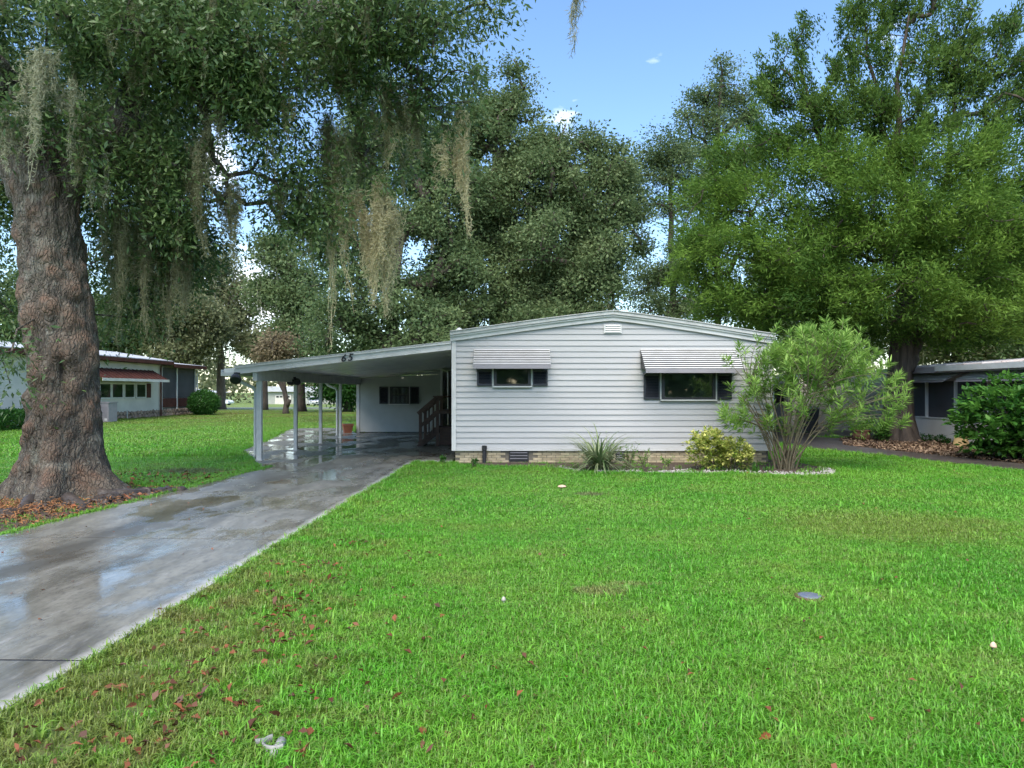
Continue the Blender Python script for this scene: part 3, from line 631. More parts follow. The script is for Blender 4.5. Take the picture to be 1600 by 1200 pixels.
# ------------------------------------------------------------------ the white house
YF = 16.14; S = F / YF
def hx(x): return (x - 800) / S
def hz(y): return CAM_H - (y - HZ) / S
XL, XR, XP = -1.35, 5.93, 2.30; ZP, ZL, ZR = hz(490), hz(522), hz(526); ZB = hz(702)
def roofz(x): 
    u = (x - XP) / ((XP - XL) if x < XP else (XR - XP)); e = ZL if x < XP else ZR
    return ZP + (e - ZP) * (abs(u) ** 1.12)
house = thing('mobile_house', 'white lap-sided single-storey home with low gable and brick skirting', 'house', (2.3, YF, 0))
DEPTH = 14.0
prof = [(XL, ZB - .02)] + [(x, roofz(x) - .12) for x in np.linspace(XL, XR, 17)] + [(XR, ZB - .02)]
wall = MB().prism([(a, b) for a, b in prof], YF, YF + DEPTH, 'y').build('wall', 'siding', house)
pitch = .1315; z = ZB; i = 0
while z < ZP - .14:
    z1 = z + pitch; pts = []
    def xr(zz):   # x range of the gable at height zz
        lo, hi = XL + .05, XR - .02
        if zz > roofz(XL) - .16:
            xsr = np.linspace(XL, XR, 600); ok = [x for x in xsr if roofz(x) - .16 > zz]
            if not ok: return XP - .01, XP + .01
            lo, hi = max(lo, ok[0]), min(hi, ok[-1])
        return lo, hi
    a0, a1 = xr(z); b0, b1 = xr(z1 - .005)
    yb, yt = YF - .027, YF - .008
    j = random.uniform(-.0025, .0025)
    v = [(a0, yb + j, z + .004), (a1, yb + j, z + .004), (b1, yt, z1 + .0), (b0, yt, z1 + .0), (a0, YF + .002, z + .004), (a1, YF + .002, z + .004), (b1, YF + .002, z1), (b0, YF + .002, z1)]
    v.insert(2, (a1, yb + j + .0005, z + .016)); v.insert(0, (a0, yb + j + .0005, z + .016))
    # order: 0 top-of-lip left,1 bl,2 br,3 lip right,4 tr,5 tl,6.. back
    MB().raw(v, [(1, 2, 3, 0), (0, 3, 4, 5), (1, 6, 7, 2), (5, 4, 8, 9), (6, 1, 0, 5, 9), (2, 7, 8, 4, 3)]).build('siding_board', 'siding', wall)
    z = z1
# corner trim, bottom trim, roof
MB().box(XL - .03, XL + .07, YF - .05, YF + .09, ZB - .03, ZL - .08).build('corner_trim', 'white_trim', house)
MB().box(XR - .05, XR + .03, YF - .05, YF + .09, ZB - .03, ZR - .08).build('corner_trim', 'white_trim', house)
MB().box(XL + .075, XR - .055, YF - .055, YF - .001, ZB - .03, ZB + .002).build('starter_strip', 'white_trim', house)
xsn = np.concatenate([np.linspace(XL - .06, XP, 12), np.linspace(XP, XR + .06, 12)[1:]])
def rake(dz0, dz1, y0, y1, nm, m, par):
    top = [(x, roofz(np.clip(x, XL, XR)) + dz1) for x in xsn]; bot = [(x, roofz(np.clip(x, XL, XR)) + dz0) for x in xsn]
    v = [(x, y0, z) for x, z in top] + [(x, y0, z) for x, z in bot] + [(x, y1, z) for x, z in top] + [(x, y1, z) for x, z in bot]; n = len(xsn); f = []
    for i in range(n - 1): f += [(i, i + n, i + n + 1, i + 1), (i + 2 * n, i + 2 * n + 1, i + 3 * n + 1, i + 3 * n), (i, i + 1, i + 1 + 2 * n, i + 2 * n), (i + n, i + 3 * n, i + 3 * n + 1, i + n + 1)]
    f += [(0, 2 * n, 3 * n, n), (n - 1, 2 * n - 1, 4 * n - 1, 3 * n - 1)]
    return MB().raw(v, f).build(nm, m, par)
rf = rake(-.03, .045, YF - .16, YF + DEPTH + .1, 'roof', 'roof_metal', house)
rake(-.165, -.035, YF - .085, YF - .04, 'rake_board', 'white_trim', rf); rake(-.075, -.032, YF - .125, YF - .09, 'rake_trim', 'white_trim', rf); rake(.047, .062, YF - .19, YF - .06, 'drip_edge', 'roof_metal', rf)
MB().lathe([(.0, 0), (.05, .0), (.06, .05), (.09, .07), (.09, .13), (.05, .17), (.01, .19)], (XL + .08, YF + .8, ZL + .03), 12).build('roof_vent', 'white_trim', rf, True)
# gable vent
gv = MB().box(hx(943), hx(971), YF - .055, YF - .02, hz(521), hz(507)).build('gable_vent', 'white_trim', house)
for k in range(4):
    zz = hz(519.5) + k * .047; MB().raw([(hx(945.5), YF - .058, zz + .03), (hx(968.5), YF - .058, zz + .03), (hx(968.5), YF - .075, zz), (hx(945.5), YF - .075, zz), (hx(945.5), YF - .056, zz), (hx(968.5), YF - .056, zz)], [(0, 1, 2, 3), (3, 2, 5, 4), (0, 3, 4), (1, 5, 2)]).build('louvre', 'white_trim', gv)
# skirting and its bricks
sk = MB().box(XL + .05, XR - .05, YF + .02, YF + .1, -.1, ZB - .03).build('skirting', 'mortar', house)
brick = MB().box(-.097, .097, -.012, .04, -.0245, .0245); 
bme = [MB().raw([(x * (1 + .02 * k), y - .004 * k, zz) for x, y, zz in brick.v], brick.f).mesh('brick', 'brick') for k in range(3)]
for r in range(5):
    zc = .03 + r * .0575; off = (r % 2) * .105; x = XL + .15 + off
    while x < XR - .14:
        if not (hx(794) < x + .1 and x - .1 < hx(828) and zc > .03):
            o = bpy.data.objects.new('brick', random.choice(bme)); COL.objects.link(o); o.parent = sk; o.location = (x, YF + .018 + random.uniform(-.003, .003), zc)
        x += .21
def vent(x0, x1, y0, y1):
    v = MB().box(hx(x0), hx(x1), YF - .02, YF + .03, hz(y1), hz(y0)).build('foundation_vent', 'black', house)
    for k in range(6): 
        zz = hz(y1) + .03 + k * (hz(y0) - hz(y1) - .05) / 6; boxpart('grille_bar', 'grey_metal' if k % 2 else 'black', v, hx(x0) + .03, hx(x1) - .03, YF - .028, YF - .021, zz, zz + .014)
vent(795, 826, 704, 721); vent(962, 976, 705, 719)
mb = MB().tube([(hx(757), YF - .08, 0), (hx(757), YF - .08, .33)], .045, 10); mb.tube([(hx(757), YF - .08, .30), (hx(757), YF - .08, .40)], .058, 10); mb.box(hx(757) - .05, hx(757) + .05, YF - .1, YF + .0, .12, .18)
mb.build('standpipe', 'black', house, False)

def window(x0, x1, y0, y1, par, Yf=YF, kx=hx, kz=hz, split=None):
    X0, X1, Z0, Z1 = kx(x0), kx(x1), kz(y1), kz(y0); t = .045
    wd = MB().box(X0, X1, Yf - .045, Yf - .036, Z0, Z1).build('window', 'dark_inside', par)
    mb = MB(); 
    for a in ((X0 - .02, X0 + t, Z0, Z1), (X1 - t, X1 + .02, Z0, Z1), (X0 + t, X1 - t, Z1 - t, Z1), (X0 + t, X1 - t, Z0, Z0 + t)): mb.box(a[0], a[1], Yf - .10, Yf - .02, a[2], a[3])
    mb.build('frame', 'black', wd); boxpart('sill', 'white_trim', wd, X0 - .05, X1 + .05, Yf - .12, Yf - .03, Z0 - .035, Z0 - .003)
    for s in (-1, 1): 
        e = X0 - .022 if s < 0 else X1 + .022; boxpart('casing', 'frame', wd, min(e, e + s * .035), max(e, e + s * .035), Yf - .08, Yf - .02, Z0, Z1)
    bl = MB(); zz = Z0 + t
    while zz < Z1 - t: bl.raw([(X0 + t, Yf - .050, zz), (X1 - t, Yf - .050, zz), (X1 - t, Yf - .066, zz + .018), (X0 + t, Yf - .066, zz + .018)], [(0, 1, 2, 3)]); zz += .024
    bl.build('blind', 'blind', wd)
    MB().raw([(X0 + t, Yf - .075, Z0 + t), (X1 - t, Yf - .075, Z0 + t), (X1 - t, Yf - .075, Z1 - t), (X0 + t, Yf - .075, Z1 - t)], [(0, 1, 2, 3)]).build('pane', 'glass', wd)
    if split: boxpart('sash_bar', 'black', wd, X0 + t, X1 - t, Yf - .095, Yf - .07, (Z0 + Z1) / 2 - .02, (Z0 + Z1) / 2 + .02)
    return wd
def shutter(x0, x1, y0, y1, par, Yf=YF, kx=hx, kz=hz):
    X0, X1, Z0, Z1 = kx(x0), kx(x1), kz(y1), kz(y0); mb = MB(); t = .045; y = Yf - .038
    for a in ((X0, X0 + t, Z0, Z1), (X1 - t, X1, Z0, Z1), (X0 + t, X1 - t, Z1 - t, Z1), (X0 + t, X1 - t, Z0, Z0 + t)): mb.box(a[0], a[1], y - .035, y, a[2], a[3])
    zz = Z0 + t
    while zz < Z1 - t - .01: mb.raw([(X0 + t, y - .004, zz + .034), (X1 - t, y - .004, zz + .034), (X1 - t, y - .03, zz), (X0 + t, y - .03, zz)], [(0, 1, 2, 3)]); zz += .036
    mb.build('shutter', 'shutter', par)
def awning(x0, x1, ytop, ybot, par, proj, n, side, m='white_trim', under='grey_metal', side_m='black'):
    """slatted metal awning projecting from the wall"""
    X0, X1 = x0, x1; aw = thing('awning', None, None, (0, 0, 0)); 
    COL.objects.unlink(aw); bpy.data.objects.remove(aw)
    Z1, Z0 = ytop, ybot
    under = 'black'; aw = MB().raw([(X0 + .02, YF - .045, Z1 - .03), (X1 - .02, YF - .045, Z1 - .03), (X1 - .02, YF - .04 - proj, Z0 - .0), (X0 + .02, YF - .04 - proj, Z0 - .0), (X0 + .02, YF - .045, Z1 - .045), (X1 - .02, YF - .045, Z1 - .045), (X1 - .02, YF - .04 - proj, Z0 - .015), (X0 + .02, YF - .04 - proj, Z0 - .015)],
                  [(0, 1, 2, 3), (7, 6, 5, 4), (0, 4, 5, 1), (1, 5, 6, 2), (2, 6, 7, 3), (3, 7, 4, 0)]).build('awning', under, par)
    for k in range(n):
        u0, u1 = k / n, (k + .58) / n
        def P(u, lift): return YF - .05 - proj * u, Z1 - .012 + (Z0 - Z1 + .02) * u + lift
        (ya, za), (yb, zb) = P(u0, -.004), P(u1, .004)
        MB().raw([(X0, ya, za), (X1, ya, za), (X1, yb, zb), (X0, yb, zb), (X0, ya, za - .006), (X1, ya, za - .006), (X1, yb, zb - .006), (X0, yb, zb - .006)],
                 [(0, 1, 2, 3), (7, 6, 5, 4), (0, 4, 5, 1), (1, 5, 6, 2), (2, 6, 7, 3), (3, 7, 4, 0)]).build('slat', m, aw)
    boxpart('valance', 'grey_metal', aw, X0 + .005, X1 - .005, YF - .075 - proj, YF - .05 - proj, Z0 - .075, Z0 + .012)
    for e in (X0 + .004, X1 - .018):
        MB().prism([(YF - .045, Z1 - .05), (YF - .045, Z0 + .05), (YF - .04 - proj, Z0 - .02), (YF - .04 - proj, Z0 - .017)], e, e + .012, 'x').build('side_panel', side_m, aw)
    for e in (X0 + .06, X1 - .06): MB().bar((e, YF - .05, Z0 - .12), (e, YF - .03 - proj, Z0 - .03), .014).build('brace', 'grey_metal', aw)
window(773, 828, 575, 603, house); shutter(745.5, 770, 577, 603, house); shutter(831, 855.5, 577, 603, house)
window(1034, 1115, 581, 624, house); shutter(1005, 1031, 583, 624, house); shutter(1118, 1142, 583, 624, house)
awning(hx(741), hx(859), hz(545), 2.22, house, .42, 9, 0); awning(hx(1000), hx(1149), hz(544), 2.12, house, .62, 10, 1)

# ------------------------------------------------------------------ carport
cp = thing('carport', 'white metal carport with slim posts and house number 65', 'carport', (-4, 21, .03))
CX0, CX1 = -6.66, XL - .04; CY0, CY1 = 16.1, 31.0
def cz(x): return 2.05 + (x - CX0) / (CX1 - CX0) * .60      # underside of roof
npn = 10
for k in range(npn):
    y0 = CY0 + .06 + (CY1 - CY0 - .06) * k / npn; y1 = CY0 + .06 + (CY1 - CY0 - .06) * (k + 1) / npn - .008
    mb = MB(); xa, xb = CX0 + .05, CX1
    v = []
    for (y, d) in ((y0, 0), (y0 + .02, .012), (y1 - .02, .012), (y1, 0)):
        v += [(xa, y, cz(xa) - .0 + d), (xb, y, cz(xb) + d), (xb, y, cz(xb) + .10), (xa, y, cz(xa) + .10)]
    f = []
    for i in range(3):
        b = i * 4; f += [(b, b + 4, b + 5, b + 1), (b + 1, b + 5, b + 6, b + 2), (b + 2, b + 6, b + 7, b + 3), (b + 3, b + 7, b + 4, b)]
    f += [(0, 1, 2, 3), (15, 14, 13, 12)]; mb.raw(v, f).build('roof_panel', 'ceiling_metal', cp)
def sl(dz0, dz1, y0, y1, nm, m, xa=CX0, xb=CX1): 
    return MB().prism([(xa, cz(xa) + dz0), (xb, cz(xb) + dz0), (xb, cz(xb) + dz1), (xa, cz(xa) + dz1)], y0, y1, 'y').build(nm, m, cp)
fa = sl(-.06, .075, CY0 - .01, CY0 + .045, 'fascia', 'white_trim', CX0 + .33); sl(.078, .125, CY0 - .04, CY0 + .055, 'fascia_cap', 'white_trim', CX0 + .33)
sl(.128, .142, CY0 - .05, CY0 + .12, 'drip_edge', 'roof_metal', CX0 + .33)
MB().prism([(CX0, cz(CX0) - .06), (CX0 + .325, cz(CX0) - .05), (CX0 + .325, cz(CX0) + .10), (CX0 + .30, cz(CX0) + .10), (CX0 + .30, cz(CX0) + .02), (CX0 + .02, cz(CX0) + .02), (CX0 + .02, cz(CX0) + .085), (CX0, cz(CX0) + .085)], CY0 + .0, CY1, 'y').build('gutter', 'white_trim', cp)
PX = -5.9; PY = [16.45, 19.2, 21.7, 24.2]; BZ = 1.885
MB().box(PX - .05, PX + .05, CY0 + .05, 27.2, BZ, cz(PX) - .001).build('beam', 'post_metal', cp)
for i, y in enumerate(PY):
    wd = .058 if i == 0 else .044
    po = MB().box(PX - wd, PX + wd, y - .045, y + .045, .03, BZ - .001).build('post', 'post_metal', cp)
    boxpart('base_plate', 'post_metal', po, PX - wd - .03, PX + wd + .03, y - .08, y + .08, .0305, .04)
def downspout(y, x0):
    MB().tube([(CX0 + .18, y, cz(CX0) - .05), (CX0 + .19, y, cz(CX0) - .12), (CX0 + .28, y, cz(CX0) - .22), (x0 - .05, y, BZ - .16), (x0, y, BZ - .26), (x0, y, .12), (x0 - .03, y, .08)], .042, 8).build('downspout', 'post_metal', cp, True)
downspout(16.72, PX - .19); downspout(24.45, PX - .17)
for k, (ch, dx) in enumerate((('6', 0), ('5', .155))):
    cu = bpy.data.curves.new('digit', 'FONT'); cu.body = ch; cu.size = .235; cu.shear = .25; cu.extrude = .008; cu.offset = .004; cu.resolution_u = 4
    tmp = bpy.data.objects.new('tmp', cu); COL.objects.link(tmp); bpy.context.view_layer.update()
    me = bpy.data.meshes.new_from_object(tmp.evaluated_get(bpy.context.evaluated_depsgraph_get())); COL.objects.unlink(tmp); bpy.data.objects.remove(tmp); me.name = 'digit'
    me.materials.clear(); me.materials.append(MATS['digit'])
    x0 = (533 - 800) / F * CY0 + dx
    o = bpy.data.objects.new('house_number', me); COL.objects.link(o); o.parent = fa; o.location = (x0, CY0 - .052, cz(x0) - .045); o.rotation_euler = (math.radians(90), 0, 0); o['label'] = 'black slanted numeral ' + ch
def floodlight(name, label, p, n, s=1):
    t = thing(name, label, 'floodlight', p); x, y, z = p
    MB().lathe([(.05 * s, -.03), (.055 * s, 0), (.05 * s, .02)], (x, y, z), 12).build('base', 'black', t)
    for k in range(n):
        q = x + (k - (n - 1) / 2) * .17 * s; a = Vector((q, y - .02, z - .03)); b = Vector((q + .03, y - .13 * s, z - .13 * s))
        h = MB().tube([a, a + (b - a) * .35, a + (b - a) * .45, b], [.03 * s, .045 * s, .085 * s, .1 * s], 12).build('lamp_head', 'black', t, True)
        MB().tube([b + (b - a) * .02, b + (b - a) * .05], [.085 * s, .08 * s], 12).build('lens', 'lens', h)
floodlight('floodlight', 'black floodlight hung on the left corner of the carport fascia', (-6.26, 16.02, 2.05), 1, 1.25)
floodlight('floodlight', 'pair of black spotlights clamped to the carport beam above a post', (PX + .05, 18.9, 2.0), 2, 1.0)

# ------------------------------------------------------------------ utility room behind the carport
sh = thing('utility_room', 'pale grey lap-sided room closing the back of the carport', 'shed', (-4.3, 27.3, .03))
SX0, SX1, SY = -6.0, -2.72, 27.25
def lap_wall(name, m, par, along, a0, a1, face, z0, z1, pitch, out, depth=.1, zt=None):
    """lap-sided wall joined into one mesh; along 'x' faces -y, along 'y' faces out*x; zt(a) = sloping top"""
    mb = MB(); z = z0
    while z < z1 - .01:
        zz = min(z + pitch, z1)
        t0 = min(zz, zt(a0)) if zt else zz; t1 = min(zz, zt(a1)) if zt else zz
        if zt and t0 <= z + .005 and t1 <= z + .005: break
        t0 = max(t0, z + .002); t1 = max(t1, z + .002)
        if along == 'x': mb.raw([(a0, face - .022, z), (a1, face - .022, z), (a1, face - .004, t1), (a0, face - .004, t0), (a0, face + depth, z), (a1, face + depth, z), (a1, face + depth, t1), (a0, face + depth, t0)], [(0, 1, 2, 3), (0, 4, 5, 1), (4, 7, 6, 5), (0, 3, 7, 4), (1, 5, 6, 2), (3, 2, 6, 7)])
        else:
            o = out; mb.raw([(face + o * .022, a0, z), (face + o * .022, a1, z), (face + o * .004, a1, t1), (face + o * .004, a0, t0), (face - o * depth, a0, z), (face - o * depth, a1, z), (face - o * depth, a1, t1), (face - o * depth, a0, t0)], [(0, 1, 2, 3), (0, 4, 5, 1), (4, 7, 6, 5), (0, 3, 7, 4), (1, 5, 6, 2), (3, 2, 6, 7)])
        z = zz
    return mb.build(name, m, par)
lap_wall('wall', 'siding_shed', sh, 'x', SX0 + .1, SX1 - .06, SY, .04, 2.6, .1315, 1, zt=lambda x: cz(x) - .004)
lap_wall('side_wall', 'siding_shed', sh, 'y', SY + .11, 31, SX1, .04, 2.44, .1315, 1); lap_wall('side_wall', 'siding_shed', sh, 'y', SY + .11, 31, SX0 + .02, .04, 2.0, .1315, -1)
MB().box(SX0 - .02, SX0 + .1, SY - .04, SY + .1, .031, cz(SX0) - .002).build('corner_trim', 'white_trim', sh); MB().box(SX1 - .06, SX1 + .03, SY - .04, SY + .1, .031, cz(SX1) - .002).build('corner_trim', 'white_trim', sh)
boxpart('base_trim', 'black', sh, SX0 + .1, SX1 - .06, SY - .03, SY - .002, .031, .039 + .02)
s2 = F / SY; kx2 = lambda x: (x - 800) / s2; kz2 = lambda y: CAM_H - (y - HZ) / s2
window(610, 638.5, 604, 631, sh, SY + .015, kx2, kz2, True); shutter(593, 607.5, 604, 631, sh, SY + .015, kx2, kz2); shutter(641, 655, 604, 631, sh, SY + .015, kx2, kz2)
# back entry with screen door
be = thing('back_entry', 'dark screened back doorway beside the utility room', 'doorway', (-2.0, 29.6, .03))
boxpart('wall', 'siding_shed', be, SX1 + .03, XL - .01, 29.6, 29.7, .03, 2.5)
dd = boxpart('screen_door', 'screen_mesh', be, -2.55, -1.62, 29.55, 29.595, .1, 2.2)
for a in ((-2.60, -2.50, .1, 2.25), (-1.67, -1.57, .1, 2.25), (-2.50, -1.67, 2.13, 2.25), (-2.50, -1.67, 1.0, 1.12)): boxpart('door_frame', 'grey_metal', dd, a[0], a[1], 29.50, 29.548, a[2], a[3])
boxpart('handle', 'rim', dd, -2.48, -2.44, 29.45, 29.50, 1.02, 1.16)

# wooden steps
st = thing('wooden_steps', 'dark brown wooden steps with railing beside the house wall', 'steps', (-2.0, 21, .03))
Y0, Y1 = 20.55, 21.75
boxpart('platform', 'wood_dark', st, -2.2, -1.37, Y0, Y1, .52, .58)
for i in range(3): boxpart('tread', 'wood_dark', st, -2.2 - .18 * (3 - i) - .02, -2.2 - .18 * (2 - i) + .02, Y0 + .03, Y1 - .03, .14 + .145 * i - .03, .14 + .145 * i + .01)
for y in (Y0, Y1 - .045):
    MB().prism([(-2.8, .03), (-2.62, .03), (-2.15, .42), (-2.15, .58), (-2.27, .58)], y, y + .04, 'y').build('stringer', 'wood_dark', st)
    for x, zt in ((-2.67, 1.0), (-2.17, 1.46), (-1.42, 1.46)): boxpart('post', 'wood_dark', st, x - .045, x + .045, y - .05, y + .045 - .055, .032, zt)
    MB().bar((-2.74, y - .06, .98), (-2.2, y - .06, 1.44), .05, .11).build('handrail', 'wood_dark', st); MB().bar((-2.66, y - .075, .62), (-2.2, y - .075, 1.04), .035, .09).build('mid_rail', 'wood_dark', st)
    boxpart('top_rail', 'wood_dark', st, -2.3, -1.37, y - .09, y + .06, 1.462, 1.50)
    boxpart('mid_rail', 'wood_dark', st, -2.2, -1.37, y - .10, y - .06, .98, 1.08)
    for x, z0, z1 in ((-2.55, .2, 1.07), (-2.42, .3, 1.18), (-2.30, .4, 1.28)): MB().bar((x, y - .055, z0), (x, y - .055, z1), .035).build('baluster', 'wood_dark', st)
boxpart('apron', 'wood_dark', st, -2.12, -1.37, Y0 + .05, Y0 + .08, .06, .515)
# planter
pl = thing('planter', 'rectangular terracotta planter by the last carport post', 'planter', (-6.33, 27.15, .03))
x, y = -6.33, 27.1; r = math.radians(20)
def rot(v, c, a): return [(c[0] + (p[0] * math.cos(a) - p[1] * math.sin(a)), c[1] + (p[0] * math.sin(a) + p[1] * math.cos(a)), p[2]) for p in v]
def frustum(w0, d0, w1, d1, z0, z1): return [(-w0, -d0, z0), (w0, -d0, z0), (w0, d0, z0), (-w0, d0, z0), (-w1, -d1, z1), (w1, -d1, z1), (w1, d1, z1), (-w1, d1, z1)]
BF = [(0, 3, 2, 1), (4, 5, 6, 7), (0, 1, 5, 4), (1, 2, 6, 5), (2, 3, 7, 6), (3, 0, 4, 7)]
MB().raw(rot(frustum(.13, .2, .18, .28, .031, .31), (x, y), r), BF).build('pot_body', 'terracotta', pl); MB().raw(rot(frustum(.2, .3, .205, .305, .311, .37), (x, y), r), BF).build('rim', 'terracotta', pl); MB().raw(rot(frustum(.16, .26, .16, .26, .371, .376), (x, y), r), BF).build('soil', 'soil', pl)

# ------------------------------------------------------------------ left neighbour's house
LX = -21.9
nl = thing('neighbour_house', 'white and brown neighbouring home behind the burled oak', 'house', (LX, 38, 0))
lap_wall('wall', 'white_siding', nl, 'y', 20, 43.75, LX, .44, 3.25, .13, 1)
boxpart('body', 'white_siding', nl, LX - 6, LX - .11, 20, 48.6, .02, 3.2)
boxpart('corner_trim', 'white_siding', nl, LX - .05, LX + .04, 43.75, 43.86, .44, 3.25)
rl = MB().prism([(LX + .45, 3.42), (LX + .45, 3.52), (LX - 3.2, 4.1), (LX - 6.5, 3.5), (LX - 6.5, 3.4)], 19.5, 44.6, 'y').build('roof', 'far_roof', nl)
boxpart('fascia', 'brown_metal', rl, LX + .452, LX + .50, 19.5, 44.6, 3.27, 3.47); boxpart('soffit', 'brown_metal', rl, LX - .1, LX + .45, 19.5, 44.6, 3.27, 3.30)
rl2 = MB().prism([(LX + .45, 3.26), (LX + .45, 3.36), (LX - 3.2, 3.75), (LX - 3.2, 3.26)], 44.61, 49.4, 'y').build('porch_roof', 'far_roof', nl)
boxpart('fascia', 'brown_metal', rl2, LX + .452, LX + .50, 44.61, 49.4, 3.12, 3.34)
for y0, y1 in ((37.35, 38.3), (38.5, 39.5), (39.75, 40.7), (41.0, 41.95)):
    wd = boxpart('window', 'dark_inside', nl, LX + .026, LX + .035, y0, y1, 1.25, 2.05)
    boxpart('blind', 'blind', wd, LX + .036, LX + .04, y0 + .03, y1 - .03, 1.3, 2.0)
    for a in ((y0 - .1, y0, 1.2, 2.1), (y1, y1 + .1, 1.2, 2.1), (y0, y1, 2.0, 2.1), (y0, y1, 1.2, 1.28)): boxpart('frame', 'white_trim', wd, LX + .028, LX + .07, *a)
    MB().raw([(LX + .05, y0, 1.28), (LX + .05, y1, 1.28), (LX + .05, y1, 2.0), (LX + .05, y0, 2.0)], [(0, 1, 2, 3)]).build('pane', 'glass', wd)
for y0, y1 in ((36.75, 37.2), (42.1, 42.6)): boxpart('shutter', 'brown_metal', nl, LX + .026, LX + .06, y0, y1, 1.22, 2.08)
aw = MB().raw([(LX + .03, 36.3, 2.86), (LX + .03, 42.7, 2.86), (LX + .95, 43.0, 2.30), (LX + .95, 36.0, 2.30), (LX + .03, 36.3, 2.83), (LX + .03, 42.7, 2.83), (LX + .95, 43.0, 2.27), (LX + .95, 36.0, 2.27)], [(0, 3, 2, 1), (4, 5, 6, 7), (0, 1, 5, 4), (1, 2, 6, 5), (2, 3, 7, 6), (3, 0, 4, 7)]).build('awning', 'brown_metal', nl)
for k in range(16):
    y = 36.15 + k * .44; MB().bar((LX + .05, y + .03 * (1 - k / 8), 2.875), (LX + .95, y, 2.325), .05, .03).build('rib', 'brown_metal', aw)
boxpart('valance', 'white_trim', aw, LX + .952, LX + .98, 36.0, 43.0, 2.16, 2.31)
MB().raw([(LX + .03, 42.72, 2.82), (LX + .03, 42.72, 2.3), (LX + .94, 43.0, 2.27)], [(0, 1, 2)]).build('side_panel', 'brown_metal', aw)
# screened porch
PYA, PYB = 43.86, 48.7
for y0, y1 in ((43.95, 45.9), (46.05, 48.55)): boxpart('screen_panel', 'screen_mesh', nl, LX - .02, LX + .0, y0, y1, 1.16, 3.12)
for y in (43.88, 45.9, 48.55): boxpart('porch_post', 'white_trim', nl, LX - .05, LX + .05, y, y + .13, .44, 3.12)
boxpart('kick_panel', 'brown_metal', nl, LX - .03, LX + .03, 44.02, 48.54, .6, 1.15); boxpart('porch_end', 'screen_mesh', nl, LX - 3, LX - .06, 48.61, 48.68, .4, 3.1)
ss = boxpart('stone_skirting', 'mortar', nl, LX - .08, LX - .005, 34.0, 48.7, -.05, .58)
rs = random.Random(4)
smes = []
for k in range(6):
    n = 7; v = []; 
    ang = [2 * math.pi * i / n for i in range(n)]; rr = [rs.uniform(.8, 1.15) for _ in range(n)]
    v = [(0, .2 * r * math.cos(a), .13 * r * math.sin(a)) for a, r in zip(ang, rr)] + [(.05, .15 * r * math.cos(a), .095 * r * math.sin(a)) for a, r in zip(ang, rr)]
    smes.append(MB().raw(v, [tuple(range(n, 2 * n))] + [(i, (i + 1) % n, (i + 1) % n + n, i + n) for i in range(n)]).mesh('stone', 'stone'))
y = 34.2
while y < 48.6:
    for r in range(2 if y < 43.9 else 2):
        if y < 43.8 and r == 1 and False: continue
        o = bpy.data.objects.new('stone', rs.choice(smes)); COL.objects.link(o); o.parent = ss; o.location = (LX - .004, y + (r % 2) * .17 + rs.uniform(-.03, .03), .12 + r * .245 + rs.uniform(-.02, .02)); o.rotation_euler = (rs.uniform(-.5, .5), 0, 0)
    y += .36
MB().tube([(LX + .12, 43.7, 3.2), (LX + .12, 43.7, .05)], .05, 8).build('downspout', 'brown_metal', nl); MB().tube([(LX + .1, 48.75, 3.1), (LX + .1, 48.75, .05)], .05, 8).build('downspout', 'white_trim', nl)
MB().tube([(LX + .1, 39.9, .02), (LX + .1, 39.9, .55)], .035, 8).build('vent_pipe', 'white_trim', nl)
ac = thing('utility_cabinet', 'grey metal air-conditioner cabinet on the lawn beside the brown awning', 'cabinet', (-20.95, 36.6, 0))
cb = boxpart('casing', 'grey_metal', ac, -21.6, -20.75, 36.2, 37.0, .04, 1.02); boxpart('lid', 'grey_metal', ac, -21.64, -20.71, 36.16, 37.04, 1.021, 1.06); boxpart('base', 'mortar', ac, -21.7, -20.65, 36.1, 37.1, 0, .039); boxpart('rating_plate', 'white_trim', cb, -20.95, -20.82, 36.185, 36.199, .1, .22)
for k in range(8): boxpart('louvre', 'grey_metal', cb, -21.55, -20.8, 36.18, 36.199, .3 + k * .08, .34 + k * .08)

def clipped_bush(name, label, cat, c, r, n, L, W, m, seed, boxy=False):
    rng = np.random.default_rng(seed); t = thing(name, label, cat, c)
    d = nrm(rng.normal(size=(n, 3))); 
    if boxy: d = d / np.max(np.abs(d), axis=1, keepdims=True) ** .75
    k = rng.random(n) ** .25; P = np.array(c) + np.array((0, 0, r[2])) + d * k[:, None] * np.array(r) * (1 + .05 * rng.normal(size=(n, 1)))
    bump = np.array([noise.noise(Vector(p * 2.2)) for p in P]); P += d * bump[:, None] * .08
    ok = P[:, 2] > c[2] + .02; P = P[ok]; d = d[ok]; n = len(P)
    D = d + rng.normal(size=(n, 3)) * .7; N = d + rng.normal(size=(n, 3)) * .5
    leaves_obj('foliage', P, D, N, L * rng.uniform(.7, 1.3, n), W * rng.uniform(.7, 1.3, n), .5 + bump[ok] * .5 + rng.normal(0, .2, n), m, t)
    mb = MB()
    for i in range(7):
        a = rng.uniform(0, 6.28); mb.tube([(c[0] + .05 * math.cos(a), c[1] + .05 * math.sin(a), c[2] - .03), (c[0] + .5 * r[0] * math.cos(a), c[1] + .5 * r[1] * math.sin(a), c[2] + r[2] * 1.1)], [.03, .012], 5)
    mb.build('stem', 'stem', t); return t
clipped_bush('round_shrub', 'dark green clipped round shrub by the screened porch corner', 'shrub', (-20.4, 46.6, 0), (.98, .95, .85), 9000, .11, .06, 'leaf_clip', 11)
clipped_bush('low_hedge', 'low dark green hedge along the neighbour wall left of the oak', 'hedge', (-21.0, 29.0, 0), (.6, 3.0, .42), 9000, .10, .06, 'leaf_clip', 12, True)

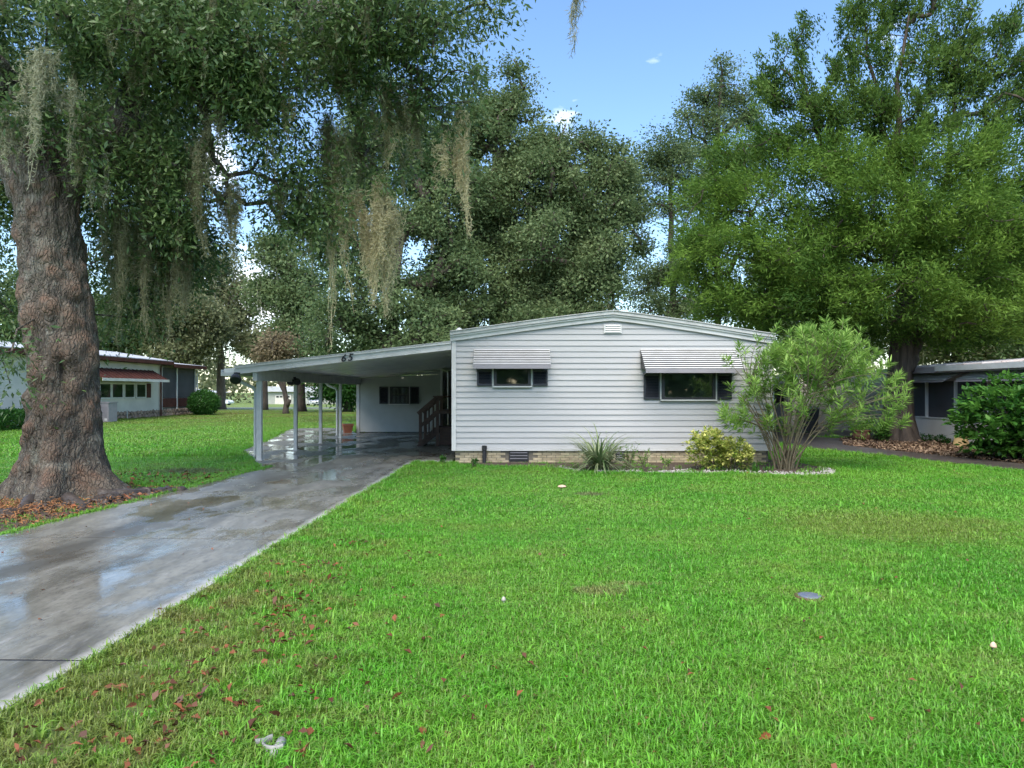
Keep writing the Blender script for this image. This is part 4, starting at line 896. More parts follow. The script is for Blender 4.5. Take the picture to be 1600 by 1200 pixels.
# ------------------------------------------------------------------ right neighbour's house
RX = 13.5
nr = thing('neighbour_house', 'white neighbouring home with dark screened windows beyond the walkway', 'house', (RX, 18, 0))
boxpart('wall', 'white_siding', nr, RX, RX + 6, 6, 24.7, -.02, .76); boxpart('upper_wall', 'white_siding', nr, RX + .3, RX + 6, 6, 24.7, .77, 2.3)
y = 24.5
for k in range(11):
    y1 = y - 1.5; wd = boxpart('window', 'screen_mesh', nr, RX + .10, RX + .13, y1 + .05, y - .01, .80, 1.95)
    boxpart('mullion', 'white_trim', wd, RX + .02, RX + .12, y1 - .01, y1 + .045, .765, 1.95)
    mbc = MB()
    for q in range(9): mbc.box(RX + .16 + .02 * (q % 2), RX + .17 + .02 * (q % 2), y1 + .1 + q * .14, y1 + .1 + q * .14 + .13, .82, 1.9)
    if k in (1, 4, 7): mbc.build('curtain', 'grey_metal', wd)
    y = y1
boxpart('sill', 'white_trim', nr, RX - .03, RX + .1, 6, 24.7, .762, .80); boxpart('header', 'grey_metal', nr, RX + .02, RX + .29, 6, 24.7, 1.96, 2.14)
rr_ = MB().prism([(RX - .55, 2.33), (RX - .55, 2.40), (RX + 2.6, 2.66), (RX + 6.5, 2.35), (RX + 6.5, 2.28)], 5.5, 25.0, 'y').build('roof', 'pink_roof', nr)
boxpart('gutter', 'white_trim', rr_, RX - .66, RX - .551, 5.5, 21.4, 2.24, 2.39); boxpart('gutter', 'grey_metal', rr_, RX - .64, RX - .551, 21.42, 25.0, 2.2, 2.37); boxpart('soffit', 'grey_metal', rr_, RX - .55, RX + .3, 5.5, 25, 2.2, 2.24)
for k in range(24): 
    y = 5.9 + k * .8; MB().bar((RX - .5, y, 2.425), (RX + 2.55, y, 2.668), .04, .03).build('roof_seam', 'pink_roof', rr_)
for a, b in ((21.2, 24.3), (17.4, 20.6), (13.5, 16.8)):
    aw = MB().raw([(RX - .02, a, 2.17), (RX - .02, b, 2.17), (RX - .55, b, 1.93), (RX - .55, a, 1.93), (RX - .02, a, 2.15), (RX - .02, b, 2.15), (RX - .55, b, 1.91), (RX - .55, a, 1.91)], [(0, 1, 2, 3), (7, 6, 5, 4), (0, 4, 5, 1), (1, 5, 6, 2), (2, 6, 7, 3), (3, 7, 4, 0)]).build('awning', 'grey_metal', nr)
    for k in range(6):
        u = k / 6; MB().bar((RX - .03 - .52 * u, a - .01, 2.185 - .235 * u), (RX - .03 - .52 * u, b + .01, 2.185 - .235 * u), .07, .018).build('slat', 'post_metal', aw)
MB().lathe([(.04, 0), (.05, .1), (.08, .12), (.07, .2), (.01, .22)], (RX + .3, 18.2, 2.46), 10).build('roof_vent', 'white_trim', rr_, True)
ncp = thing('carport', 'shaded white carport behind the oleander attached to the right-hand house', 'carport', (11, 27, 0))
MB().prism([(9.0, 2.06), (RX - .6, 2.33), (RX - .6, 2.42), (9.0, 2.15)], 25.05, 33, 'y').build('roof', 'roof_metal', ncp)
MB().prism([(9.0, 2.0), (RX - .6, 2.27), (RX - .6, 2.45), (9.0, 2.18)], 25.0, 25.045, 'y').build('fascia', 'white_trim', ncp)
for x in (9.35,): 
    for y in (25.3, 28, 30.6): boxpart('post', 'white_trim', ncp, x - .05, x + .05, y - .05, y + .05, 0, 2.07)
lap_wall('back_wall', 'white_siding', ncp, 'x', 9.2, 14, 32.0, .02, 2.1, .13, 1); boxpart('side_wall', 'white_siding', ncp, RX + .0, RX + .1, 25.05, 31.9, .02, 2.25)
dr = boxpart('door', 'grey_metal', ncp, 11.6, 12.5, 31.9, 31.97, .05, 2.0); boxpart('door_window', 'lens', dr, 11.8, 12.3, 31.86, 31.899, 1.1, 1.8)
tag(MB().prism([(9.0, 25), (RX, 25), (RX, 32), (9.0, 32)], -.02, .03, 'z').build('carport_slab', 'asphalt_path'), kind='structure', label='concrete floor of the right-hand carport')
bn = thing('storage_bin', 'dark grey wheeled bin in the right-hand carport behind the oleander', 'bin', (11.0, 26.2, .03))
MB().raw([(p[0] + 11.0, p[1] + 26.2, p[2]) for p in frustum(.24, .26, .30, .33, .08, .98)], BF).build('body', 'black', bn); MB().raw([(p[0] + 11.0, p[1] + 26.2, p[2]) for p in frustum(.32, .35, .26, .3, .985, 1.07)], BF).build('lid', 'grey_metal', bn)
for s in (-1, 1): MB().tube([(11 + s * .2, 26.5, .12), (11 + s * .26, 26.5, .12)], .09, 12).build('wheel', 'tyre', bn)

# ------------------------------------------------------------------ far houses and cars
fh = thing('far_house', 'distant pale grey house with white garage door seen through the carport', 'house', at(465, 631, 140))
zb = -1.1; s_ = 140 / F
def fx(x): return (x - 800) * s_
boxpart('wall', 'far_wall', fh, fx(402), fx(560), 140, 150, zb, 1.42)
rfh = MB().prism([(fx(398), 1.4), (fx(420), 2.45), (fx(545), 2.45), (fx(565), 1.4)], 139.2, 150.5, 'y').build('roof', 'far_roof', fh)
gd = boxpart('garage_door', 'white_siding', fh, fx(430), fx(455), 139.9, 139.98, zb, .70)
for k in range(4): boxpart('garage_window', 'lens', gd, fx(432 + k * 5.6), fx(436 + k * 5.6), 139.85, 139.89, .25, .55)
wdf = boxpart('window', 'lens', fh, fx(482), fx(490), 139.9, 139.98, .0, .8); boxpart('frame', 'white_trim', wdf, fx(481), fx(491), 139.86, 139.899, -.1, .0)
boxpart('gable', 'far_wall', fh, fx(470), fx(500), 138.5, 139.85, zb, 1.3)
MB().prism([(fx(466), 1.28), (fx(485), 2.2), (fx(504), 1.28)], 138.2, 145, 'y').build('gable_roof', 'far_roof', fh)
fh2 = thing('far_house', 'distant white mobile home behind the moss-hung trees at left', 'house', at(270, 632, 120))
boxpart('wall', 'white_siding', fh2, at(205, 0, 120)[0], at(330, 0, 120)[0], 120, 126, gz(120), 1.3); MB().prism([(at(200, 0, 120)[0], 1.3), (at(268, 0, 120)[0], 2.1), (at(336, 0, 120)[0], 1.3)], 119.5, 126.5, 'y').build('roof', 'far_roof', fh2)
for q in (230, 290): boxpart('window', 'lens', fh2, at(q, 0, 120)[0], at(q + 12, 0, 120)[0], 119.9, 119.98, -.1, .7)
def car(name, label, cat, c, rz, L, W, H, m, van=False):
    t = thing(name, label, cat, c); ca, sa = math.cos(rz), math.sin(rz)
    def tr(v): return [(c[0] + p[0] * ca - p[1] * sa, c[1] + p[0] * sa + p[1] * ca, c[2] + p[2]) for p in v]
    l = L / 2
    low = [(-l, .3), (l * .98, .3), (l, .55), (l * .93, .78), (l * .45, .92), (-l * .9, .95), (-l, .8)]
    top = [(l * .42, .90), (l * .12, H * .97), (-l * .1, H), (-l * .86, H * .97), (-l * .97, .93)] if van else [(l * .38, .90), (l * .08, H), (-l * .42, H), (-l * .82, .93)]
    def ext(poly, w0, w1):
        b = MB().prism(poly, -1, 1, 'y'); zmax = max(p[1] for p in poly); zmin = min(p[1] for p in poly)
        return [(x, y * (w0 + (w1 - w0) * (z - zmin) / (zmax - zmin)), z) for x, y, z in b.v], b.f
    v, f = ext(low, W / 2, W / 2 * .97); bd = MB().raw(tr(v), f).build('body', m, t)
    v, f = ext(top, W / 2 * .96, W / 2 * .8); MB().raw(tr(v), f).build('cabin', m, t)
    for s in (-1, 1):
        w_ = [(l * .33, .95), (l * .08, H * .93), (-l * .25, H * .93), (-l * .25, .95)]; w2 = [(-l * .29, .95), (-l * .29, H * .93), (-l * .7 if van else -l * .44, H * .93), (-l * .8 if van else -l * .7, .95)]
        for q in (w_, w2):
            vv = [(x, s * (W / 2 * (.97 - .16 * (z - .9) / (H - .9)) + .012), z) for x, z in q]; MB().raw(tr(vv), [(0, 1, 2, 3)]).build('side_window', 'lens', t)
        for x in (l * .62, -l * .62):
            wh = MB().raw(tr(MB().tube([(x, s * (W / 2 - .2), .32), (x, s * (W / 2 + .01), .32)], .32, 16).v), MB().tube([(0, 0, 0), (0, 1, 0)], .3, 16).f).build('wheel', 'tyre', t)
            MB().raw(tr(MB().tube([(x, s * (W / 2 + .012), .32), (x, s * (W / 2 + .03), .32)], .2, 12).v), MB().tube([(0, 0, 0), (0, 1, 0)], .3, 12).f).build('rim', 'rim', wh)
        MB().raw(tr(MB().box(l * .9, l * .985, s * W * .36 - .16, s * W * .36 + .16, .6, .75).v), BF).build('headlight', 'rim', bd); MB().raw(tr(MB().box(-l * 1.005, -l * .96, s * W * .4 - .12, s * W * .4 + .12, .65, .85).v), BF).build('tail_light', 'lamp_red', bd)
    wsx = [(l * .425, .93), (l * .15, H * .93)]; MB().raw(tr([(wsx[0][0] + .02, -W * .43, wsx[0][1]), (wsx[0][0] + .02, W * .43, wsx[0][1]), (wsx[1][0] + .02, W * .38, wsx[1][1]), (wsx[1][0] + .02, -W * .38, wsx[1][1])]), [(0, 1, 2, 3)]).build('windscreen', 'lens', t)
p = at(341, 0, 118); car('minivan', 'white minivan parked far off beside the moss-hung trunk', 'minivan', (p[0], 118, gz(118)), -.15, 4.7, 1.85, 1.75, 'van_white', True)
p = at(490, 0, 112); car('sedan', 'silver car parked far off in front of the grey house', 'car', (p[0], 112, gz(112)), -1.2, 4.5, 1.8, 1.42, 'car_silver')

# ------------------------------------------------------------------ the burled oak
oak = thing('burled_oak', 'huge oak with burl-covered trunk and hanging moss at the left of the driveway', 'tree', (-7.09, 11.07, 0))
def oak_trunk():
    rng = np.random.default_rng(21)
    key = np.array([(-.15, -7.09, .74), (0, -7.09, .68), (.3, -7.07, .585), (.75, -7.04, .515), (1.76, -7.05, .475), (2.77, -7.12, .49), (3.77, -7.24, .445), (4.4, -7.31, .45), (4.9, -7.35, .47), (5.3, -7.40, .44), (5.65, -7.42, .40), (5.85, -7.42, .1)])
    nth, nz = 200, 320; th = np.linspace(0, 2 * np.pi, nth, endpoint=False); Z = np.concatenate([np.linspace(-.15, 5.4, nz - 30), np.linspace(5.415, 5.85, 30)])
    cx = np.interp(Z, key[:, 0], key[:, 1]); r = np.interp(Z, key[:, 0], key[:, 2])
    # burls: (angle, height, size, height out)
    burls = []
    for i in range(170):
        s = rng.uniform(.035, .125); burls.append((rng.uniform(0, 2 * np.pi), rng.uniform(.2, 5.0), s, s * rng.uniform(.30, .55)))
    # large ones facing the camera (angle measured from +x; the camera side is around -pi/2)
    for a, z, s, h in ((-1.0, 2.25, .20, .13), (-1.75, 1.95, .22, .11), (-2.1, 1.05, .17, .1), (-.75, 1.7, .17, .12), (-1.4, .75, .2, .1), (-.5, 3.2, .16, .11), (-2.3, 3.2, .15, .08), (-.35, 2.2, .22, .15), (-2.6, 4.1, .16, .12), (-1.2, 3.75, .14, .07), (-1.9, 2.75, .16, .09), (-1.5, 1.45, .16, .09), (-2.5, 1.5, .14, .09), (-.2, 1.3, .18, .12), (-1.3, 2.9, .13, .07)): burls.append((a, z, s, h))
    TH, ZZ = np.meshgrid(th, Z); R = np.repeat(r[:, None], nth, 1).copy(); B = np.zeros_like(R)
    roots = rng.uniform(0, 2 * np.pi, 9); roots[:3] = (-.35, -2.75, -1.35)
    for a in roots:
        d = np.angle(np.exp(1j * (TH - a))); R += .42 * np.exp(-(d / .2) ** 2) * np.exp(-np.maximum(ZZ, 0) / .24) + .04 * np.exp(-(d / .3) ** 2) * np.exp(-np.maximum(ZZ, 0) / 1.2)
    for a, z, s, h in burls:
        s *= rng.uniform(.7, 1.35); h *= rng.uniform(.35, .8); d = np.angle(np.exp(1j * (TH - a))) * .55; q = np.sqrt(d ** 2 + ((ZZ - z) * .95) ** 2) / s
        g = np.exp(-q ** 3.2); R += h * g; B = np.maximum(B, np.exp(-(q / 1.1) ** 4) * rng.uniform(.55, 1))
    flat = np.zeros_like(R)
    for i in range(nz):
        for j in range(nth):
            x = math.cos(th[j]); y = math.sin(th[j]); z = Z[i]
            n1 = noise.noise(Vector((x * 1.6, y * 1.6, z * .9))); n2 = noise.noise(Vector((x * 9, y * 9, z * 3.2 + n1 * 2))); n3 = noise.noise(Vector((x * 20, y * 20, z * 9)))
            n4 = noise.noise(Vector((x * 4, y * 4, z * 4 + 7)))
            n5 = noise.noise(Vector((x * 34, y * 34, z * 12))); flat[i, j] = .04 * n1 + .03 * n4 - .020 * (1 - min(1, abs(n2) * 3.2)) * (1 - .7 * B[i, j]) + .014 * n3 * (1 - .6 * B[i, j]) + .007 * n5
    R += flat
    # dark hollow scar
    d = np.angle(np.exp(1j * (TH + 1.05))) * .6; R -= .13 * np.exp(-((d / .06) ** 2 + ((ZZ - 1.95) / .22) ** 2))
    X = cx[:, None] + R * np.cos(TH); Y = 11.07 + R * np.sin(TH) * .95
    V = np.stack([X, Y, ZZ], 2).reshape(-1, 3); I = np.arange(nz * nth).reshape(nz, nth); J = np.roll(I, -1, 1)
    Q = np.stack([I[:-1], J[:-1], J[1:], I[1:]], 2).reshape(-1, 4)
    np_mesh('trunk', V, Q, 'burled_bark', oak, B.ravel(), True, 'burl', 'POINT')
oak_trunk()
def chain(pts, k=5):
    out = []
    for a, b in zip(pts[:-1], pts[1:]):
        a = np.array(a, float); b = np.array(b, float); out += [a + (b - a) * i / k for i in range(k)]
    return out + [np.array(pts[-1], float)]
LIMBS = [([(-7.55, 11.1, 4.7), (-8.1, 11.0, 5.7), (-9.0, 10.9, 6.8), (-10.2, 10.4, 8.2)], .31, .18), ([(-7.1, 11.1, 4.75), at(165, 225, 11.2), at(205, 165, 11.3), at(228, 60, 11.4), at(250, -80, 11.6)], .28, .16),
         ([at(228, 60, 11.4), at(330, 15, 11.2), at(430, -15, 11.0), at(520, 20, 11.0), at(575, 70, 11.1), at(617, 88, 11.2), at(656, 122, 11.3), at(690, 180, 11.4)], .17, .035),
         ([at(330, 15, 11.2), at(300, 120, 10.6), at(330, 220, 10.9), at(360, 300, 11.2)], .09, .03), ([at(228, 60, 11.4), at(260, -60, 10.4), at(420, -160, 9.4), at(640, -190, 8.6), at(860, -130, 8.1)], .15, .04),
         ([at(430, -15, 11.0), at(500, 50, 11.6), at(540, 140, 12.0), at(560, 200, 12.2), at(575, 235, 12.2)], .08, .025), ([(-8.1, 11.0, 5.7), at(10, 105, 10.4), at(-80, 60, 9.6)], .13, .08), ([at(205, 165, 11.3), at(235, 260, 12.2), at(240, 360, 12.6)], .12, .04)]
rng = np.random.default_rng(22); lm = MB()
for pts, r0, r1 in LIMBS:
    c = chain(pts, 6); c = [p + rng.normal(0, .035, 3) * (0 < i < len(c) - 1) for i, p in enumerate(c)]; LIMBS[LIMBS.index((pts, r0, r1))] = (c, r0, r1)
    lm.tube(c, [r0 + (r1 - r0) * (i / (len(c) - 1)) ** .8 for i in range(len(c))], 12)
OB = [pb(40, 40, 10.6, 120, 90), pb(170, 30, 10.2, 120, 70), pb(290, 60, 10.2, 110, 90), pb(350, 150, 10.8, 90, 90), pb(290, 190, 11.2, 80, 90), pb(300, 290, 11.4, 80, 80), pb(250, 400, 12.6, 75, 80), pb(215, 470, 12.8, 60, 50), pb(310, 370, 12.2, 40, 50),
      pb(420, 90, 10.8, 90, 90), pb(430, 210, 11.2, 80, 90), pb(450, 310, 11.6, 60, 70), pb(490, 355, 11.8, 45, 45), pb(540, 40, 10.8, 100, 55), pb(620, 30, 10.8, 90, 50), pb(610, 150, 11.6, 90, 60, wt=.42), pb(600, 250, 12.0, 60, 60, wt=.45), pb(690, 70, 11.2, 70, 60, wt=.7), pb(700, 160, 11.4, 55, 70, wt=.6), pb(745, 20, 11.0, 45, 45), pb(690, 230, 11.5, 35, 40, wt=.8),
      pb(525, 150, 11.6, 60, 60, wt=.42), pb(540, 270, 12, 50, 60, wt=.42), pb(60, 150, 12.2, 80, 60, wt=.6), pb(140, 200, 12.6, 90, 70), pb(5, 330, 13.2, 60, 90), pb(10, 430, 13.6, 50, 80, wt=.8), pb(150, 350, 13.4, 40, 60), pb(15, 575, 9.9, 32, 40, wt=.9), pb(165, 545, 13.2, 25, 40, wt=.7), pb(160, 440, 13.2, 30, 60, wt=.8), pb(190, 290, 13.6, 90, 80), pb(250, 230, 14.0, 100, 80), pb(440, 20, 12.2, 90, 60), pb(510, 95, 12.6, 80, 60, wt=.8), pb(190, 400, 13.8, 60, 70), pb(90, 110, 13, 90, 70), pb(20, 165, 10.3, 45, 38), pb(150, 215, 10.5, 42, 50), pb(95, 180, 10.5, 35, 30, wt=.8), pb(205, 290, 11.0, 45, 45, wt=.9),
      (-9.5, 11.0, 8.6, 2.0, 2.0, .9, .2), (-5.5, 11.2, 8.7, 2.2, 2.0, .8, .2), (-2.5, 11.0, 8.5, 2.0, 2.0, .7, .2), (-.3, 8.4, 7.6, 1.0, .8, .5, .25), (-7, 13.8, 8, 2.2, 1.5, 1.4, .3)]
tips = blob_tips(rng, OB, 1050, .35, .40, .8, 3.)
arr, ch, wt = grow(rng, [c for c, a, b in LIMBS] + [[np.array(p) for p in ((-7.4, 11.3, 4.9), (-7.4, 12, 5.2))]], tips, sag=.06, wander=.15)
l2 = tubes_np(rng, arr, ch, wt, .0085, 5, .5, .09); lm.raw(l2.v, l2.f); lm.build('limbs', 'burled_bark', oak, True)
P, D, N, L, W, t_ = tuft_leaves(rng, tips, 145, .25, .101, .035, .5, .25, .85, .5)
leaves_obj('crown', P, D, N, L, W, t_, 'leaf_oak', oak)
# hanging moss: the big beards one by one (x, y top, y bottom, width in px, distance, material)
MOSS = [(42, 70, 285, 26, 9.9, 'moss_pale'), (62, 85, 190, 30, 10.0, 'moss_pale'), (82, 75, 150, 16, 10.0, 'moss_pale'), (103, 125, 262, 14, 10.2, 'moss_pale'), (172, 190, 545, 34, 11.6, 'moss_green'), (200, 300, 520, 50, 11.9, 'moss_green'), (240, 320, 520, 50, 12.0, 'moss_green'), (280, 330, 505, 40, 12.0, 'moss_green'), (150, 180, 330, 40, 11.0, 'moss_green'), (225, 180, 330, 60, 11.3, 'moss_green'), (340, 270, 400, 60, 11.2, 'moss_green'), (365, 290, 420, 22, 11.3, 'moss_green'), (330, 150, 240, 30, 10.6, 'moss_green'),
        (610, 120, 262, 62, 11.6, 'moss_tan'), (585, 215, 275, 70, 11.8, 'moss_green'), (590, 270, 490, 54, 11.9, 'moss_tan'), (575, 330, 470, 30, 11.9, 'moss_tan'), (605, 300, 430, 26, 11.9, 'moss_tan'), (527, 190, 556, 24, 11.8, 'moss_tan'), (515, 170, 330, 46, 11.7, 'moss_green'), (553, 300, 400, 16, 11.9, 'moss_tan'), (698, 165, 366, 30, 11.4, 'moss_tan'), (714, 210, 305, 24, 11.4, 'moss_tan'), (660, 140, 250, 70, 11.5, 'moss_green'), (640, 130, 210, 40, 11.5, 'moss_green'), (560, 180, 290, 50, 12, 'moss_green'), (443, 145, 220, 18, 10.9, 'moss_tan'), (405, 180, 225, 10, 10.9, 'moss_pale'), (445, 60, 110, 20, 10.8, 'moss_tan'), (570, 5, 45, 18, 10.9, 'moss_tan'), (425, 280, 360, 30, 11.4, 'moss_green'), (545, 90, 180, 40, 11.3, 'moss_green'), (906, -120, 78, 9, 8.1, 'moss_green'), (150, 190, 330, 34, 10.5, 'moss_pale'), (20, 170, 275, 30, 10.2, 'moss_pale'), (122, 200, 290, 22, 10.4, 'moss_green'), (600, 275, 470, 44, 11.6, 'moss_tan'), (470, 280, 400, 30, 11.6, 'moss_green'), (310, 200, 330, 40, 10.7, 'moss_green')]
for i, (x, y0, y1, wd, Y, m) in enumerate(MOSS):
    L_ = (y1 - y0) / F * Y; w_ = wd / F * Y; n = int(26 + 230 * w_ * min(1.6, L_ ** .6)); a = moss_arrays(rng, at(x, y0, Y), L_ * 1.05, w_ * 1.5, n, 9, .0115, 4)
    moss_obj('hanging_moss', [a], m, oak)
sel = tips[rng.choice(len(tips), 330)]
moss_obj('small_moss', [moss_arrays(rng, p, rng.uniform(.25, .8), rng.uniform(.06, .2), 11, 4, .0095, 3) for p in sel if p[2] > 3.2], 'moss_green', oak, 'stuff')
# surface roots and black edging lumps beside the driveway
def lump(c, s, seed, m, par=None, name='root'):
    rng = np.random.default_rng(seed); n, k = 14, 7; v = []; f = []
    for i in range(k + 1):
        ph = math.pi / 2 * i / k
        for j in range(n):
            a = 2 * math.pi * j / n; d = np.array((math.cos(a) * math.cos(ph), math.sin(a) * math.cos(ph), math.sin(ph))); q = 1 + .6 * noise.noise(Vector(d * 1.8) + Vector((seed, 0, 0))) + .4 * noise.noise(Vector(d * 5) + Vector((seed, 3, 0)))
            v.append((c[0] + d[0] * s[0] * q, c[1] + d[1] * s[1] * q, c[2] - .02 + d[2] * s[2] * q))
    for i in range(k):
        for j in range(n): f.append((i * n + j, i * n + (j + 1) % n, (i + 1) * n + (j + 1) % n, (i + 1) * n + j))
    return MB().raw(v, f).build(name, m, par, True)
for i in range(34):
    u = i / 33; x = -6.9 + 1.35 * u + rng.normal(0, .10); y = 8.75 + 2.9 * u + rng.normal(0, .10)
    lump((x, y, .02), (rng.uniform(.08, .22), rng.uniform(.08, .22), rng.uniform(.035, .10)), i + 1, 'dark_root', oak, 'surface_root')
for pts, r in (([(-6.3, 10.7, .06), (-5.95, 10.9, .05), (-5.65, 11.5, .01), (-5.6, 11.9, -.03)], .11), ([(-6.5, 10.3, .08), (-6.1, 10.0, .0), (-5.85, 9.5, -.04), (-5.9, 9.0, -.08)], .10), ([(-7.5, 10.1, .08), (-7.6, 9.6, -.02), (-7.4, 9.1, -.08)], .09), ([(-6.9, 10.1, .08), (-6.7, 9.6, .0), (-6.8, 9.1, -.06), (-6.7, 8.8, -.1)], .10)):
    MB().tube(chain(pts, 3), [r * (1 - .08 * i) for i in range(3 * (len(pts) - 1) + 1)], 9).build('surface_root', 'dark_root', oak, True)

# ------------------------------------------------------------------ trees behind the house
def G(x, Y): return ((x - 800) / F * Y, Y, gz(Y))
bg_tree('oak_tree', 'dense dark oak rising behind the carport roof', G(614, 33), [at(616, 540, 33), at(612, 470, 33.5), at(625, 380, 34)], [pb(545, 350, 34, 75, 90), pb(600, 270, 36, 80, 80), pb(560, 460, 33, 80, 70), pb(650, 410, 35, 90, 90), pb(700, 320, 36, 80, 90), pb(640, 510, 34, 90, 45), pb(720, 460, 35, 75, 70), pb(505, 450, 36, 35, 40, wt=.5), pb(660, 220, 36, 60, 60), pb(600, 180, 37, 60, 60), pb(690, 520, 33, 70, 35), pb(540, 520, 35, 60, 40), pb(490, 525, 37, 35, 25, wt=.6)], 600, 165, .42, .185, .10, 'leaf_oak_mid', rt=.034, r0=.42, mossn=60, mosslen=1.6, seed=31, gap=.47, gs=.42, shell=.3)
bg_tree('oak_tree', 'tall forked oak behind the house topping out left of the open sky', G(775, 38), [at(775, 540, 38), at(772, 440, 38), at(760, 350, 38), at(775, 250, 38)], [pb(790, 140, 38, 40, 50), pb(800, 200, 38, 50, 50), pb(750, 170, 39, 50, 70), pb(760, 250, 38, 70, 70), pb(830, 270, 38, 55, 55), pb(735, 330, 37, 75, 60), pb(800, 340, 39, 70, 50), pb(770, 430, 38, 90, 60), pb(830, 420, 38, 70, 60), pb(760, 500, 36, 90, 45), pb(700, 230, 39, 50, 80)], 540, 165, .42, .185, .10, 'leaf_oak_far', 'bark_grey', rt=.036, r0=.42, mossn=25, seed=32, gap=.5, gs=.42, shell=.3)
bg_tree('oak_tree', 'broad olive-green oak behind the gable peak', G(885, 36), [at(885, 540, 36), at(880, 460, 36), at(890, 390, 36.5), at(900, 300, 36.5)], [pb(885, 225, 37, 55, 32), pb(930, 260, 36, 55, 40), pb(870, 290, 36, 70, 60), pb(940, 320, 36, 55, 50), pb(975, 330, 37, 35, 45), pb(880, 380, 35, 90, 60), pb(950, 400, 36, 55, 50), pb(840, 440, 36, 80, 60), pb(920, 460, 35, 60, 50), pb(860, 510, 35, 90, 35), pb(845, 240, 37, 40, 40), pb(985, 385, 37, 25, 30)], 560, 165, .40, .18, .098, 'leaf_oak_far', 'bark_grey', rt=.034, r0=.4, mossn=15, seed=33, gap=.5, gs=.42, shell=.3)
bg_tree('slender_oak', 'slender open-crowned tree with straight bare trunk right of the gable', G(1052, 44), [at(1052, 500, 44), at(1050, 400, 44), at(1048, 300, 44), at(1045, 230, 44)], [pb(1000, 260, 44, 35, 30), pb(1040, 235, 44, 40, 35), pb(1075, 260, 44, 40, 40), pb(1055, 300, 44, 40, 35), pb(990, 300, 44, 25, 30), pb(1090, 310, 44, 35, 40), pb(1040, 410, 44, 55, 35), pb(1010, 450, 44, 35, 35), pb(1075, 440, 44, 45, 45), pb(1050, 490, 43, 70, 30), pb(1100, 380, 44, 40, 50)], 230, 190, .48, .165, .085, 'leaf_oak_mid', rt=.028, r0=.28, seed=34, gap=.48, gs=.5, shell=.3)
bg_tree('slender_oak', 'thin tall tree hung with moss at the left shoulder of the cedar', G(1122, 48), [at(1122, 500, 48), at(1120, 350, 48), at(1120, 220, 48), at(1128, 120, 48)], [pb(1133, 110, 48, 22, 25, wt=1), pb(1125, 150, 48, 35, 25), pb(1085, 165, 48, 30, 25), pb(1160, 165, 48, 30, 30), pb(1110, 205, 48, 45, 25), pb(1165, 220, 48, 35, 40), pb(1080, 230, 48, 25, 25), pb(1140, 280, 48, 45, 45)], 170, 130, .42, .19, .095, 'leaf_oak_mid', rt=.03, r0=.26, seed=35, gap=.46, gs=.5, shell=.3, mossn=26, mosslen=3.2, mossm='moss_green')
for i, (x, Y, lab, bl, lm_) in enumerate(((1290, 40, 'shaded moss-grown oak behind the cedar, just right of the oleander', [(1260, 430, 90, 90), (1200, 480, 60, 50), (1320, 480, 80, 60), (1280, 540, 90, 40)], 'leaf_oak_mid'), (1500, 42, 'pale moss-grown oak above the right-hand roof', [(1450, 480, 80, 60), (1530, 470, 80, 70), (1490, 540, 100, 35), (1420, 540, 60, 30)], 'leaf_pale'), (1640, 38, 'dark oak at the right edge behind the right-hand roof', [(1600, 460, 90, 80), (1680, 430, 90, 90), (1620, 540, 90, 40)], 'leaf_oak_mid'))):
    bg_tree('oak_tree', lab, G(x, Y), [at(x, 540, Y), at(x - 10, 470, Y)], [pb(a, b, Y + rng.uniform(-2, 2), c, d) for a, b, c, d in bl], 180, 130, .6, .25, .13, lm_, rt=.04, r0=.35, seed=40 + i, gap=.25, mossn=50, mosslen=2.2, mossm='moss_green')
# left background
bg_tree('mossy_oak', 'moss-draped tree with straight trunk left of the carport corner', G(345, 72), [at(346, 560, 72), at(340, 500, 72), at(350, 440, 72)], [pb(325, 440, 72, 45, 35), pb(290, 470, 72, 40, 35), pb(355, 430, 72, 40, 35), pb(385, 460, 72, 35, 30), pb(330, 500, 71, 55, 35), pb(370, 520, 72, 35, 30), pb(300, 530, 72, 40, 30)], 170, 120, .8, .36, .19, 'leaf_pale', 'bark_grey', rt=.05, r0=.5, seed=50, gap=.5, gs=.3, mossn=110, mosslen=4.5, mossm='moss_pale', mw=.9, mthin=.07)
bg_tree('mossy_oak', 'low pale mossy tree just above the carport roof edge', G(412, 66), [at(415, 580, 66), at(420, 520, 66)], [pb(415, 548, 66, 28, 18), pb(440, 530, 66, 24, 20), pb(398, 535, 67, 24, 18)], 60, 90, .6, .34, .17, 'leaf_pale', 'bark_dark', rt=.05, r0=.35, seed=51, gap=.38, mossn=50, mosslen=3, mossm='moss_tan', mw=.8, mthin=.06)
bg_tree('mossy_oak', 'grey-green mossy tree behind the carport roof left of the dark oak', G(470, 56), [at(468, 560, 56), at(462, 500, 56), at(455, 430, 56)], [pb(450, 440, 56, 45, 40), pb(480, 480, 56, 45, 40), pb(430, 400, 57, 40, 35), pb(465, 530, 55, 45, 30), pb(420, 460, 58, 30, 30)], 190, 120, .65, .28, .15, 'leaf_oak_far', 'bark_dark', rt=.04, r0=.42, seed=52, gap=.52, gs=.3, mossn=70, mosslen=3.5, mossm='moss_pale', mw=.7, mthin=.05)
ct = bg_tree('crooked_tree', 'small crooked forked tree on the back lawn between carport posts', G(447, 49), [at(448, 630, 49), at(444, 610, 49), at(434, 590, 49), at(425, 560, 49)], [pb(425, 550, 49, 26, 16), pb(450, 555, 49, 26, 16), pb(440, 535, 49, 26, 18)], 60, 60, .4, .24, .12, 'leaf_brown', 'bark_dark', rt=.035, r0=.22, seed=53, cat='tree')
